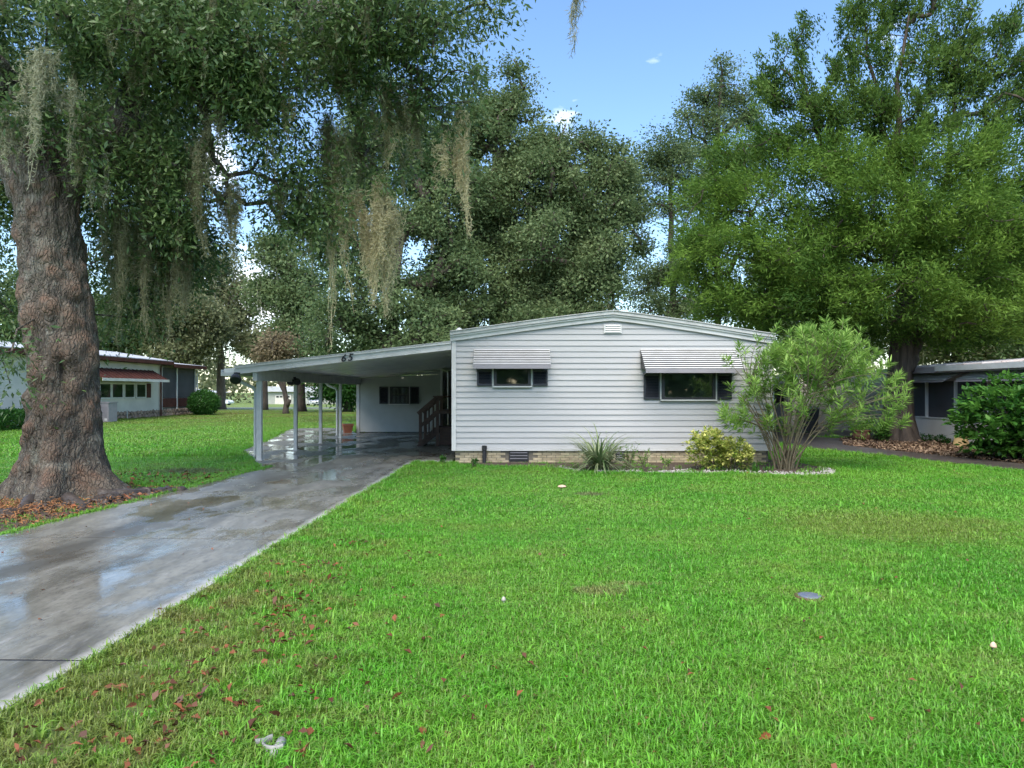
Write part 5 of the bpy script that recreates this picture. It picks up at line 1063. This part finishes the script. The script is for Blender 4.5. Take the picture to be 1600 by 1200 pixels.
MB().tube([at(448, 636, 48.95), at(451, 628, 48.9), at(452, 624, 48.9)], [.15, .16, .14], 10).build('branch_stub', 'bark_dark', ct, True); MB().tube([at(447, 620, 49), at(444, 600, 49), at(445, 580, 49), at(450, 560, 49)], [.13, .12, .1, .06], 8).build('limb', 'bark_dark', ct, True)
bg_tree('magnolia_tree', 'dark glossy magnolia beyond the last carport post', G(543, 55), [at(543, 625, 55), at(541, 600, 55)], [pb(520, 600, 55, 35, 25), pb(555, 595, 55, 35, 30), pb(535, 570, 55, 45, 25), pb(505, 580, 55, 25, 25), pb(548, 625, 55, 18, 10)], 150, 130, .5, .26, .13, 'leaf_clip', 'bark_dark', rt=.03, r0=.4, seed=54, gap=.25)
for i, (x, Y, lab, bl) in enumerate(((215, 66, 'leafy tree directly behind the left-hand house roof', [(200, 500, 60, 50), (250, 530, 50, 35), (160, 530, 55, 35), (230, 460, 50, 40)]), (60, 60, 'dark tree behind the left-hand house beyond the burled trunk', [(20, 500, 70, 50), (100, 510, 60, 45), (60, 460, 60, 50)]), (295, 64, 'pale thin tree between left-hand house and moss-draped tree', [(285, 540, 40, 35), (310, 500, 35, 40), (270, 490, 40, 35)]))):
    bg_tree('oak_tree', lab, G(x, Y), [at(x, 580, Y), at(x, 510, Y)], [pb(a, b, Y, c, d) for a, b, c, d in bl], 160, 120, .8, .34, .18, 'leaf_oak_far' if i < 2 else 'leaf_pale', 'bark_grey', rt=.045, r0=.4, seed=60 + i, gap=.3, mossn=40, mosslen=3, mossm='moss_pale', mw=.8, mthin=.06)
# far wood that closes the horizon
def far_wood():
    rng = np.random.default_rng(70); tips = []
    for x in np.arange(-330, 331, 9.0):
        Y = 165 + rng.uniform(-12, 25); h = rng.uniform(9, 15); X = x + rng.uniform(-3, 3)
        b = crown_blobs(rng, (X, Y, h * .5 - 1.4), (6.5, 6, h * .5), 6, .5); tips.append(blob_tips(rng, b, 26, .5))
    bt = []
    for x in np.arange(-150, 151, 8.0):
        h = rng.uniform(9, 14); X = x + rng.uniform(-3, 3); Yb = -60 + rng.uniform(-8, 8); b = crown_blobs(rng, (X, Yb, h * .45), (6.5, 5, h * .5), 7, .55); bt.append(blob_tips(rng, b, 60, .3))
    o = leaves_obj('reflected_wood', *tuft_leaves(rng, np.concatenate(bt), 13, 1.5, 1.8, 1.2, .4), 'leaf_oak', None); tag(o, 'unseen belt of trees behind the viewer, added for the window reflections', None, None, 'stuff')  # unseen tree belt, added so the window panes reflect foliage instead of bare horizon
    tips = np.concatenate(tips); o = leaves_obj('far_wood', *tuft_leaves(rng, tips, 19, 1.4, 1.25, .8, .4), 'leaf_pale', None); tag(o, 'pale belt of distant trees along the horizon', None, None, 'stuff')
far_wood()

# ------------------------------------------------------------------ cedar on the right
cd = thing('cedar_tree', 'large feathery green cedar beside the right-hand house', 'tree', (12.5, 22.7, 0))
rng = np.random.default_rng(80)
def cedar_trunk():
    mb = MB(); nth, nz = 44, 60; key = np.array([(-.1, 12.5, .72), (.25, 12.5, .56), (.8, 12.48, .42), (1.6, 12.5, .36), (2.4, 12.52, .34), (3.4, 12.6, .33), (4.4, 12.7, .3), (6, 12.75, .26)])
    Z = np.linspace(-.1, 6, nz); th = np.linspace(0, 2 * np.pi, nth, endpoint=False); TH, ZZ = np.meshgrid(th, Z)
    R = np.interp(Z, key[:, 0], key[:, 2])[:, None] * (1 + .20 * np.sin(TH * 3 + ZZ * .6) * np.exp(-ZZ / 3) + .10 * np.sin(TH * 7 + 1 + ZZ * .5) + .05 * np.sin(TH * 13 + ZZ)) 
    X = np.interp(Z, key[:, 0], key[:, 1])[:, None] + R * np.cos(TH); Y = 22.7 + R * np.sin(TH)
    I = np.arange(nz * nth).reshape(nz, nth); J = np.roll(I, -1, 1)
    np_mesh('trunk', np.stack([X, Y, ZZ], 2).reshape(-1, 3), np.stack([I[:-1], J[:-1], J[1:], I[1:]], 2).reshape(-1, 4), 'bark_cedar', cd, None, True)
cedar_trunk()
CY = 22.6
climb = [([(12.45, 22.65, 2.0), at(1428, 560, CY), at(1432, 530, CY), at(1425, 480, CY), at(1400, 400, CY)], .2, .1), ([(12.7, 22.7, 5.6), at(1400, 250, CY), at(1405, 120, CY), at(1420, 20, CY)], .16, .03), ([at(1415, 420, CY), at(1330, 330, CY), at(1280, 230, CY), at(1250, 100, CY)], .14, .03), ([at(1415, 400, CY), at(1480, 290, CY), at(1490, 200, CY), at(1500, 60, CY)], .14, .03), ([at(1410, 440, CY), at(1300, 430, CY - 1), at(1150, 400, CY - 1.5)], .12, .04), ([at(1420, 430, CY), at(1540, 380, CY - .5), at(1640, 320, CY - 1)], .12, .04), ([at(1400, 300, CY), at(1370, 160, CY), at(1350, 30, CY)], .1, .03)]
lm = MB(); chs = []
for pts, r0, r1 in climb:
    c = chain(pts, 5); c = [p + rng.normal(0, .05, 3) * (0 < i < len(c) - 1) for i, p in enumerate(c)]; chs.append(c); lm.tube(c, [r0 + (r1 - r0) * i / (len(c) - 1) for i in range(len(c))], 8)
low = [pb(1120, 410, 21, 70, 60), pb(1085, 360, 21.5, 35, 35), pb(1110, 310, 22, 45, 40), pb(1180, 460, 21, 80, 45), pb(1250, 400, 20.5, 90, 60), pb(1300, 470, 20.5, 90, 40), pb(1410, 455, 20, 90, 45), pb(1500, 480, 20.5, 80, 40), pb(1590, 470, 20.5, 90, 60), pb(1180, 330, 21.5, 75, 55), pb(1290, 300, 21, 90, 70), pb(1390, 350, 20.5, 90, 60), pb(1500, 370, 20.5, 100, 70), pb(1600, 350, 21, 90, 80), pb(1460, 270, 21.5, 90, 60), pb(1180, 250, 22.5, 60, 45), pb(1560, 260, 22, 80, 60), pb(1350, 250, 22.5, 80, 50), pb(1350, 400, 24, 120, 80), pb(1500, 400, 25, 120, 80), pb(1700, 380, 22, 90, 120), pb(1080, 440, 22, 35, 25), pb(1240, 500, 22, 80, 25), pb(1350, 515, 22.5, 80, 20), pb(1500, 520, 22, 90, 22), pb(1130, 480, 23, 60, 25)]
topb = [pb(1248, 75, 22.5, 18, 40), pb(1240, 140, 22.5, 42, 40), pb(1205, 120, 22.5, 22, 40), pb(1280, 200, 22.5, 60, 45), pb(1215, 215, 23, 40, 30, wt=.7), pb(1350, 20, 22.5, 25, 40), pb(1350, 100, 22.5, 45, 50), pb(1340, 180, 22.5, 60, 40), pb(1400, 60, 23, 20, 50), pb(1440, 20, 22.5, 22, 45), pb(1450, 110, 22.5, 50, 50), pb(1500, 20, 22.5, 22, 45), pb(1510, 110, 22.5, 45, 50), pb(1560, 80, 22.5, 28, 50), pb(1560, 170, 22.5, 55, 50), pb(1430, 190, 22.5, 70, 45), pb(1610, 120, 22.5, 35, 70), pb(1400, -40, 23, 60, 40), pb(1680, 200, 22, 70, 90), pb(1182, 165, 22, 12, 42), pb(1300, 115, 22, 14, 48), pb(1318, 45, 22.5, 12, 45), pb(1385, 15, 22, 12, 50), pb(1470, 5, 22, 12, 55), pb(1532, 55, 22, 13, 55), pb(1590, 40, 22, 14, 60), pb(1158, 235, 21.8, 12, 36), pb(1112, 275, 21.6, 12, 34), pb(1078, 325, 21.4, 11, 28), pb(1262, 35, 22, 10, 30), pb(1225, 75, 22, 10, 35)]
tl = blob_tips(rng, low, 1300, .35, .06, .9, 5.); tt = blob_tips(rng, topb, 600, .2, .36, 1.3, 8.)
arr, ch, wt = grow(rng, chs, np.concatenate([tl, tt]), sag=-.05, wander=.1); l2 = tubes_np(rng, arr, ch, wt, .010, 4, .5, .09); lm.raw(l2.v, l2.f); lm.build('limbs', 'bark_cedar', cd, True)
def sprays(tips, per, R, L, W, c0, upw):
    n = len(tips) * per; T = np.repeat(tips, per, 0); out = nrm(tips - np.array(c0)); out[:, 2] = out[:, 2] * .5 + upw; out = nrm(out + rng.normal(size=out.shape) * .35)
    O = np.repeat(out, per, 0); u = rng.uniform(-1, 1, (n, 1)); off = O * u * R * 1.5 + rng.normal(size=(n, 3)) * R * .42 * (1.15 - .55 * u)
    D = O * .9 + rng.normal(size=(n, 3)) * .55; N = rng.normal(size=(n, 3)); N[:, 2] += .6
    return T + off, D, N, L * rng.uniform(.6, 1.3, n), W * rng.uniform(.7, 1.3, n), .5 + np.repeat(rng.normal(0, .27, len(tips)), per) + rng.normal(0, .15, n) + .14 * u[:, 0]
leaves_obj('crown', *sprays(tl, 195, .38, .165, .036, (12.6, 24.5, 6), .15), 'leaf_cedar', cd, .05); leaves_obj('crown', *sprays(tt, 125, .23, .145, .045, (12.8, 24, 8), .7), 'leaf_cedar_top', cd, .05)

# ------------------------------------------------------------------ shrubs and plants
def oleander():
    rng = np.random.default_rng(90); b = np.array((5.72, 14.75, 0)); t = thing('oleander_shrub', 'tall leggy oleander with many bare stems at the right corner of the white house', 'shrub', tuple(b))
    mb = MB(); P = []; D = []; tint = []; S0 = []
    for i in range(34):                       # main stems fan out from the base
        a = rng.uniform(0, 6.283); u = rng.uniform(.15, 1) ** .7; h = rng.uniform(1.15, 1.75); e = b + np.array((math.cos(a) * u * 1.15, math.sin(a) * u * .8, h)); s = b + np.array((math.cos(a) * .18 * u + rng.normal(0, .07), math.sin(a) * .15 * u + rng.normal(0, .05), -.02))
        pts = [s + np.array(((e - s)[0] * q ** 1.3, (e - s)[1] * q ** 1.3, (e - s)[2] * q ** .95)) + np.array((math.sin(q * 6 + i) * .02, math.cos(q * 5 + i) * .02, 0)) for q in np.linspace(0, 1, 9)]
        mb.tube(pts, np.linspace(.019, .010, 9), 5, False); S0.append(pts)
    tips = []
    for i in range(270):
        px = np.clip(rng.normal(1272, 66), 1128, 1418); top = 502 + ((px - 1285) / 120.) ** 2 * 66; py = top + abs(rng.normal(0, 66)) + rng.uniform(0, 12); tips.append(at(px, min(py, 655), 14.75 + rng.normal(0, .5)))
    for px, py in ((1155, 540), (1135, 560), (1215, 508), (1185, 530), (1290, 500), (1318, 502), (1345, 512), (1400, 590), (1418, 598), (1395, 640), (1165, 545), (1370, 550), (1140, 600), (1160, 640), (1200, 560), (1310, 640), (1180, 600), (1250, 650)): tips.append(at(px, py, 14.6 + rng.normal(0, .3)))
    for i, tp in enumerate(tips):
        bst = None
        for pts in S0:
            for j in (5, 6, 7, 8):
                d = np.linalg.norm(pts[j] - tp) + 2.5 * max(0, pts[j][2] - tp[2] + .2)
                if bst is None or d < bst[0]: bst = (d, pts[j], pts[j] - pts[j - 2])
        s = bst[1]; k = 6; br = []
        for j in range(k + 1):
            u = j / k; br.append(s + (tp - s) * u + nrm(bst[2][None])[0] * .25 * np.linalg.norm(tp - s) * math.sin(u * math.pi) * .6 + np.array((0, 0, -.06 * math.sin(u * 3.14))))
        mb.tube(br, np.linspace(.009, .004, k + 1), 4, False)
        ax = nrm((br[-1] - br[-3])[None])[0]; ax = nrm((ax + np.array((0, 0, .95)))[None])[0]; nl_ = rng.integers(30, 52); ct = rng.normal(0, .16); ln = rng.uniform(.25, .5)
        for q in range(nl_):
            u = rng.random() ** .75; p = br[-1] - ax * ln * (1 - u); r = nrm(rng.normal(size=3)[None])[0]; r -= ax * r.dot(ax); r = r / max(1e-6, np.linalg.norm(r))
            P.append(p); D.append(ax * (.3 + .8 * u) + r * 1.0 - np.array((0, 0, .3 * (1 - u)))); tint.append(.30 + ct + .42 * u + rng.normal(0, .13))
    mb.build('stems', 'stem', t, True); P = np.array(P); D = np.array(D); n = len(P); N = rng.normal(size=(n, 3)) * .4; N[:, 2] += 1
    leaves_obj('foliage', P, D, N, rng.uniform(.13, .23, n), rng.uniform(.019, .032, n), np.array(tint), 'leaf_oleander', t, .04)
oleander()
def leafy(name, label, cat, c, r, n, L, W, m, seed, nst=8, shell=.4, up=.6, stem='stem', flatb=True, tiers=0, tsd=.3):
    rng = np.random.default_rng(seed); t = thing(name, label, cat, c); c = np.array(c)
    cl = nrm(rng.normal(size=(max(20, n // 18), 3))) * (rng.random((max(20, n // 18), 1)) ** shell); cl = cl * np.array(r) + c + np.array((0, 0, r[2]))
    if tiers: cl[:, 2] = c[2] + np.round((cl[:, 2] - c[2]) / (2 * r[2]) * tiers) / tiers * 2 * r[2] + rng.normal(0, .03, len(cl))
    cl = cl[cl[:, 2] > c[2] + .06]; per = 18; n = len(cl) * per; T = np.repeat(cl, per, 0); rad = L * 1.0
    d0 = nrm(rng.normal(size=(n, 3)) * np.array((1, 1, .5)) + nrm(T - c - np.array((0, 0, r[2]))) * .5 + np.array((0, 0, .2))); P = T + rng.normal(size=(n, 3)) * rad * .35
    N = rng.normal(size=(n, 3)) * .35; N[:, 2] += 1
    leaves_obj('foliage', P, d0, N, L * rng.uniform(.6, 1.25, n), W * rng.uniform(.7, 1.2, n), .5 + np.repeat(rng.normal(0, .2, len(cl)), per) + rng.normal(0, tsd, n), m, t, .08)
    mb = MB()
    for i in range(nst):
        e = cl[rng.integers(len(cl))]; s = c + np.array((rng.normal(0, r[0] * .12), rng.normal(0, r[1] * .12), -.02)); mb.tube([s, s + (e - s) * .5 + np.array((0, 0, .05)), e], [.018 * r[2] / .5, .013 * r[2] / .5, .005], 5, False)
    mb.build('stems', stem, t); return t
leafy('variegated_bush', 'rounded yellow-green variegated bush in front of the brick skirting', 'bush', (4.12, 14.75, 0), (.46, .42, .42), 2600, .09, .042, 'leaf_variegated', 91, tsd=.34)
leafy('variegated_bush', 'lower yellow-green variegated bush nearest the oleander', 'bush', (4.62, 14.7, 0), (.42, .40, .33), 2200, .09, .042, 'leaf_variegated', 92, tsd=.34)
leafy('broadleaf_shrub', 'big dark green broadleaf shrub beyond the walkway at the right edge', 'shrub', (11.85, 16.6, .01), (1.3, 1.2, .95), 7000, .19, .085, 'leaf_bush', 93, nst=26, shell=.33, stem='bark_dark', tiers=6, tsd=.2)
def strap_clump(name, label, c, n, L, m, seed, spread=1., wd=.02):
    rng = np.random.default_rng(seed); t = thing(name, label, 'plant', c); V = []; Q = []; tint = []
    for i in range(n):
        a = rng.uniform(0, 6.283); ln = L * rng.uniform(.55, 1.15); up = rng.uniform(.55, 1.35); d = np.array((math.cos(a), math.sin(a), 0)) * spread; s = np.array((-d[1], d[0], 0)); s = s / np.linalg.norm(s) * wd * rng.uniform(.7, 1.2)
        p0 = np.array(c) + d * rng.uniform(0, .08) + np.array((rng.normal(0, .04), rng.normal(0, .04), -.01)); k = 6; tv = rng.random()
        for j in range(k + 1):
            u = j / k; p = p0 + d * ln * u * (.35 + .45 * u) + np.array((0, 0, ln * (up * u - .62 * u * u * (1.1)))); w_ = s * (1 - u) ** .6 * (.7 + .3 * (u < .5)); V += [p - w_, p + w_]
            if j < k: b = len(V) - 2; Q.append((b, b + 1, b + 3, b + 2)); tint.append(tv)
    tag(np_mesh('leaves', V, Q, m, t, tint), kind='stuff'); return t
strap_clump('strap_leaf_clump', 'spiky clump of long pale strap leaves by the skirting', (hx(938) * .9, 14.65, .01), 260, 1.3, 'leaf_strap', 94, 1.15, .024)
strap_clump('iris_plant', 'small upright sword-leaved plant between bush and oleander', (hx(1174) * .9, 14.3, .01), 14, .5, 'leaf_bush', 95, .25, .018); strap_clump('iris_plant', 'tiny sword-leaved plant at the foot of the oleander', (hx(1200) * .9, 14.5, .01), 9, .36, 'leaf_bush', 96, .3, .016)
def weed(c, h, n, label, seed, m='leaf_strap'):
    rng = np.random.default_rng(seed); t = thing('weed_plant', label, 'weed', c); mb = MB(); P = []; D = []
    for i in range(n):
        a = rng.uniform(0, 6.283); hh = h * rng.uniform(.5, 1.1); e = np.array(c) + np.array((math.cos(a) * hh * .45, math.sin(a) * hh * .35, hh)); s = np.array(c) + rng.normal(0, .03, 3) * np.array((1, 1, 0)); mb.tube([s, (s + e) / 2 + np.array((0, 0, .06)), e], [.006, .005, .002], 4, False)
        for q in range(12):
            u = rng.uniform(.25, 1); P.append(s + (e - s) * u + np.array((0, 0, .06 * math.sin(u * 3.1)))); D.append(rng.normal(size=3) + np.array((0, 0, .3)))
    mb.build('stems', 'stem', t); P = np.array(P); n = len(P); N = rng.normal(size=(n, 3)) * .4; N[:, 2] += 1
    leaves_obj('foliage', P, np.array(D), N, rng.uniform(.04, .10, n), rng.uniform(.012, .03, n), rng.random(n) * .7, m, t)
for i, (px, py, h, n, lab) in enumerate(((984, 738, .55, 14, 'loose weed just right of the strap-leaf clump'), (1008, 736, .42, 10, 'short weed between strap-leaf clump and yellow bush'), (1045, 738, .30, 9, 'low weed close to the yellow-green bush'), (950, 728, .72, 8, 'tall thin weed rising behind the strap-leaf clump'), (740, 732, .15, 9, 'low weed at the left end of the skirting'), (690, 728, .16, 9, 'low weed at the carport corner of the house'))):
    x, y = gp(px, py); weed((x, y + .2, .01), h, n, lab, 100 + i, 'leaf_oleander' if i < 4 else 'leaf_bush')
# pots on the right
pt = thing('potted_plant', 'round brown pot with leafy plant beside the cedar trunk', 'pot', (11.35, 22.9, .012))
MB().lathe([(.17, 0), (.26, .1), (.285, .22), (.25, .31), (.29, .33), (.29, .37), (.24, .37)], (11.35, 22.9, .012), 20).build('pot_body', 'brown_clay', pt, True)
rng = np.random.default_rng(110); P = np.array((11.35, 22.9, .42)) + rng.normal(size=(420, 3)) * np.array((.22, .18, .16)); leaves_obj('foliage', P, rng.normal(size=(420, 3)) + np.array((0, 0, .5)), rng.normal(size=(420, 3)) + np.array((0, 0, 1)), rng.uniform(.08, .17, 420), rng.uniform(.03, .06, 420), rng.random(420), 'leaf_oleander', pt)
leafy('leafy_plant', 'leafy plant between the brown pot and the cedar trunk', 'plant', (11.85, 22.5, .01), (.25, .25, .34), 420, .15, .05, 'leaf_bush', 111)
yp = thing('upturned_pot', 'upturned yellow clay pot on the leaf litter', 'pot', (12.95, 20.3, .012))
MB().lathe([(.23, 0), (.235, .06), (.21, .065), (.155, .33), (.13, .335)], (12.95, 20.3, .012), 20).build('pot_body', 'yellow_clay', yp, True); MB().lathe([(.238, .0), (.242, .05), (.236, .058)], (12.95, 20.3, .013), 20).build('rim', 'yellow_clay', yp, True)
leafy('border_plants', 'low dark border plants along the white wall under the windows', 'plants', (13.2, 22.0, .01), (.18, 1.3, .13), 900, .08, .04, 'leaf_clip', 112)

# ------------------------------------------------------------------ litter, pebbles, leaves and small things
def scatter_poly(rng, poly, n):
    a = np.array(poly); out = []
    X = rng.uniform(a[:, 0].min(), a[:, 0].max(), n); Y = rng.uniform(a[:, 1].min(), a[:, 1].max(), n); ok = inpoly(X, Y, poly); return X[ok], Y[ok]
def flat_leaves(name, X, Y, L, W, m, label, seed, z=.02, lift=.03):
    rng = np.random.default_rng(seed); n = len(X); P = np.stack([X, Y, z + rng.random(n) * lift], 1); D = rng.normal(size=(n, 3)) * np.array((1, 1, .25)); N = rng.normal(size=(n, 3)) * .35; N[:, 2] += 1
    o = leaves_obj(name, P, D, N, L * rng.uniform(.5, 1.3, n), W * rng.uniform(.5, 1.3, n), rng.random(n) ** 1.4, m, None, .34); tag(o, label, None, None, 'stuff')
rng = np.random.default_rng(120)
X, Y = scatter_poly(rng, LITTER, 16000); flat_leaves('leaf_litter', X, Y, .12, .055, 'litter', 'brown leaf litter beside the dark walkway', 121, .02, .05)
a = rng.uniform(0, 6.283, 5200); r = np.abs(rng.normal(.7, .6, 5200)); X = -7.3 + np.cos(a) * r * 1.5; Y = 9.6 + np.sin(a) * r * 1.3; ok = ~inpoly(X, Y, DRIVE) & ((X + 7.09) ** 2 + (Y - 11.07) ** 2 > .7); flat_leaves('pine_straw', X[ok], Y[ok], .10, .016, 'straw', 'orange-brown fallen straw around the oak roots', 122, .025, .06)
X, Y = scatter_poly(rng, [(-9, 8.0), (-5.7, 7.6), (-5.3, 14), (-9, 14)], 900); ok = ~inpoly(X, Y, DRIVE) & ((X + 7.09) ** 2 + (Y - 11.07) ** 2 > .8); flat_leaves('oak_leaf_litter', X[ok], Y[ok], .09, .045, 'dead_leaf', 'scattered brown leaves around the oak', 123, .03, .05)
n = 2000; Y = rng.uniform(2.6, 8, n); X = -2.35 + np.abs(rng.normal(0, .6, n)) + rng.uniform(0, .4, n); cl_ = np.array([noise.noise(Vector((a * 2.2, b * 2.2, 9))) for a, b in zip(X, Y)]); ok = (X < 3) & (cl_ > rng.normal(.10, .28, n)) & (rng.random(n) < np.clip(1.3 - Y / 8, .08, 1)) & ~inpoly(X, Y, DRIVE); flat_leaves('lawn_leaf_litter', X[ok], Y[ok], .06, .032, 'dead_leaf', 'small dead leaves strewn in the grass by the driveway', 124, .02, .035)
n = 260; Y = 2.5 + 14 * rng.random(n) ** 1.5; X = rng.uniform(-1, 1, n) * (.75 * Y); ok = ~inpoly(X, Y, DRIVE) & ~inpoly(X, Y, BED); flat_leaves('stray_leaves', X[ok], Y[ok], .05, .028, 'dead_leaf', 'a few stray leaves over the lawn', 125, .03, .03)
n = 90; X = rng.uniform(-5.6, -2.6, n); Y = rng.uniform(4, 16, n); flat_leaves('driveway_debris', X, Y, .03, .02, 'dead_leaf', 'tiny leaf scraps on the wet driveway', 126, .032, .006)
def pebbles():
    rng = np.random.default_rng(130); V = []; Q = []; tint = []
    base = np.array([(1, 0, 0), (-1, 0, 0), (0, 1, 0), (0, -1, 0), (0, 0, 1), (0, 0, -1)], float); fc = [(0, 2, 4), (2, 1, 4), (1, 3, 4), (3, 0, 4), (2, 0, 5), (1, 2, 5), (3, 1, 5), (0, 3, 5)]
    edge = np.array([(1.0, 14.65), (1.3, 14.2), (2.6, 14.05), (4.4, 13.9), (5.6, 13.55), (6.3, 13.75), (6.65, 14.4)]); seg = np.linalg.norm(np.diff(edge, axis=0), axis=1); cum = np.concatenate([[0], np.cumsum(seg)])
    for i in range(1900):
        s = rng.uniform(0, cum[-1]); x = np.interp(s, cum, edge[:, 0]); y = np.interp(s, cum, edge[:, 1]) + .05 + abs(rng.normal(0, .28)); r = rng.uniform(.008, .026)
        if noise.noise(Vector((x * 2.3, y * 2.3, 1))) < -.12 + .3 * rng.random() - .15: continue
        b = base * r * rng.uniform(.6, 1.2, (6, 3)) + np.array((x, y, .014 + r * .25)); n = len(V); V += list(b); Q += [(n + a, n + b_, n + c) for a, b_, c in fc]; tint += [rng.random()] * 8
    tag(np_mesh('white_gravel', V, Q, 'pebble', None, tint, True), 'white gravel edging the flower bed', None, None, 'stuff')
pebbles()
# larger fallen leaves one by one
def fallen_leaf_mesh(k):
    rng = np.random.default_rng(140 + k); n = 11; pts = []
    for i in range(n):
        u = i / (n - 1); w_ = math.sin(math.pi * u ** .8) * .5 * (1 + .28 * (1 if i % 2 else -1) * (k % 2)); pts.append((u - .5, w_ * .62, .10 * math.sin(u * 3) + .12 * w_))
    V = [(p[0], p[1], p[2]) for p in pts] + [(p[0], 0, .02 * math.sin(p[0] * 5)) for p in pts] + [(p[0], -p[1], p[2] * .8) for p in pts]
    f = [(i, i + 1, n + i + 1, n + i) for i in range(n - 1)] + [(n + i, n + i + 1, 2 * n + i + 1, 2 * n + i) for i in range(n - 1)]
    me = MB().raw(V, f).mesh('fallen_leaf'); a = me.attributes.new('tint', 'FLOAT', 'FACE'); a.data.foreach_set('value', np.full(len(f), (.1, .35, .6, .95)[k], np.float32)); me.materials.append(MATS['dead_leaf']); return me
FL = [fallen_leaf_mesh(k) for k in range(4)]
spots = [(340, 1076), (435, 1045), (425, 1012), (318, 1045), (617, 974), (350, 1160), (275, 1145), (50, 1150), (25, 1165), (205, 1115), (240, 1025), (365, 1030), (395, 1145), (480, 1185), (470, 1190), (660, 1155), (740, 1135), (725, 1036), (510, 1040), (330, 1190), (265, 1070), (285, 1000), (490, 1095), (545, 1180), (620, 1100), (1195, 1165), (250, 960), (190, 1050), (95, 1090), (120, 1145), (1168, 742), (150, 1185), (430, 1130), (455, 1100), (60, 1110), (380, 1110)]
rl_ = random.Random(9)
for i, (px, py) in enumerate(spots):
    x, y = gp(px, py); o = bpy.data.objects.new('fallen_leaf', FL[3 if i in (0, 4, 25, 30) else rl_.randrange(3 if i % 3 else 4)]); COL.objects.link(o); s = rl_.uniform(.045, .085); o.scale = (s, s * rl_.uniform(.6, 1), s * rl_.uniform(.8, 2.0)); o.location = (x, y, .04); o.rotation_euler = (rl_.uniform(-.9, .9), rl_.uniform(-.7, .7), rl_.uniform(0, 6.28))
    lab = {0: 'bright orange curled leaf in the grass near the driveway', 4: 'single pinkish leaf lying alone mid-lawn left of centre', 25: 'small orange leaf on the lawn at the bottom right', 30: 'rust-red leaf on the gravel edge by the yellow bush'}.get(i, 'dry brown leaf lying in the grass near the driveway')
    tag(o, lab, 'leaf', 'fallen leaves on the front lawn')
def mushroom(px, py, r, m, label, name='mushroom'):
    x, y = gp(px, py); t = thing(name, label, 'mushroom', (x, y, 0)); MB().lathe([(r * .3, 0), (r * .24, .02), (r * .3, .045)], (x, y, 0), 10).build('stalk', 'white_cap', t, True); MB().lathe([(r * .25, .036), (r, .038), (r * .96, .046), (r * .7, .060), (r * .3, .068), (.002, .07)], (x, y, 0), 14).build('cap', m, t, True)
mushroom(878, 764, .075, 'mushroom', 'pinkish mushroom on the lawn before the skirting vent'); mushroom(787, 946, .018, 'white_cap', 'tiny white mushroom in the middle of the lawn'); mushroom(1552, 1020, .02, 'mushroom', 'small tan mushroom near the right edge of the lawn')
x, y = gp(1265, 936); mc = thing('meter_lid', 'blue-grey utility lid sunk in the lawn', 'lid', (x, y, 0))
MB().lathe([(.085, 0), (.09, .022), (.075, .026), (.01, .027)], (x, y, .01), 18).build('lid', 'lid_blue', mc, True); MB().lathe([(.11, 0), (.115, .026), (.095, .027)], (x, y, .0), 18).build('ring', 'brown_clay', mc, True)
x, y = gp(432, 1172); pc = thing('broken_pipe', 'broken pale plastic pipe collar half buried among leaves', 'pipe', (x, y, 0))
mb = MB()
for k in range(11):
    a0 = 2.2 + k * .3; a1 = a0 + .3; v = []
    for a in (a0, a1):
        for r, z in ((.055, .0), (.064, .0), (.064, .05), (.055, .05)): v.append((x + r * math.cos(a), y + r * math.sin(a), z))
    mb.raw(v, [(0, 4, 5, 1), (1, 5, 6, 2), (2, 6, 7, 3), (3, 7, 4, 0)])
mb.build('collar', 'pvc', pc, True); MB().bar((x - .10, y + .01, .035), (x - .05, y + .04, .028), .03, .01).build('shard', 'pvc', pc); MB().tube([(x + .01, y - .09, .005), (x + .02, y + .02, .035)], [.026, .022], 10).build('stub', 'pvc', pc, True)
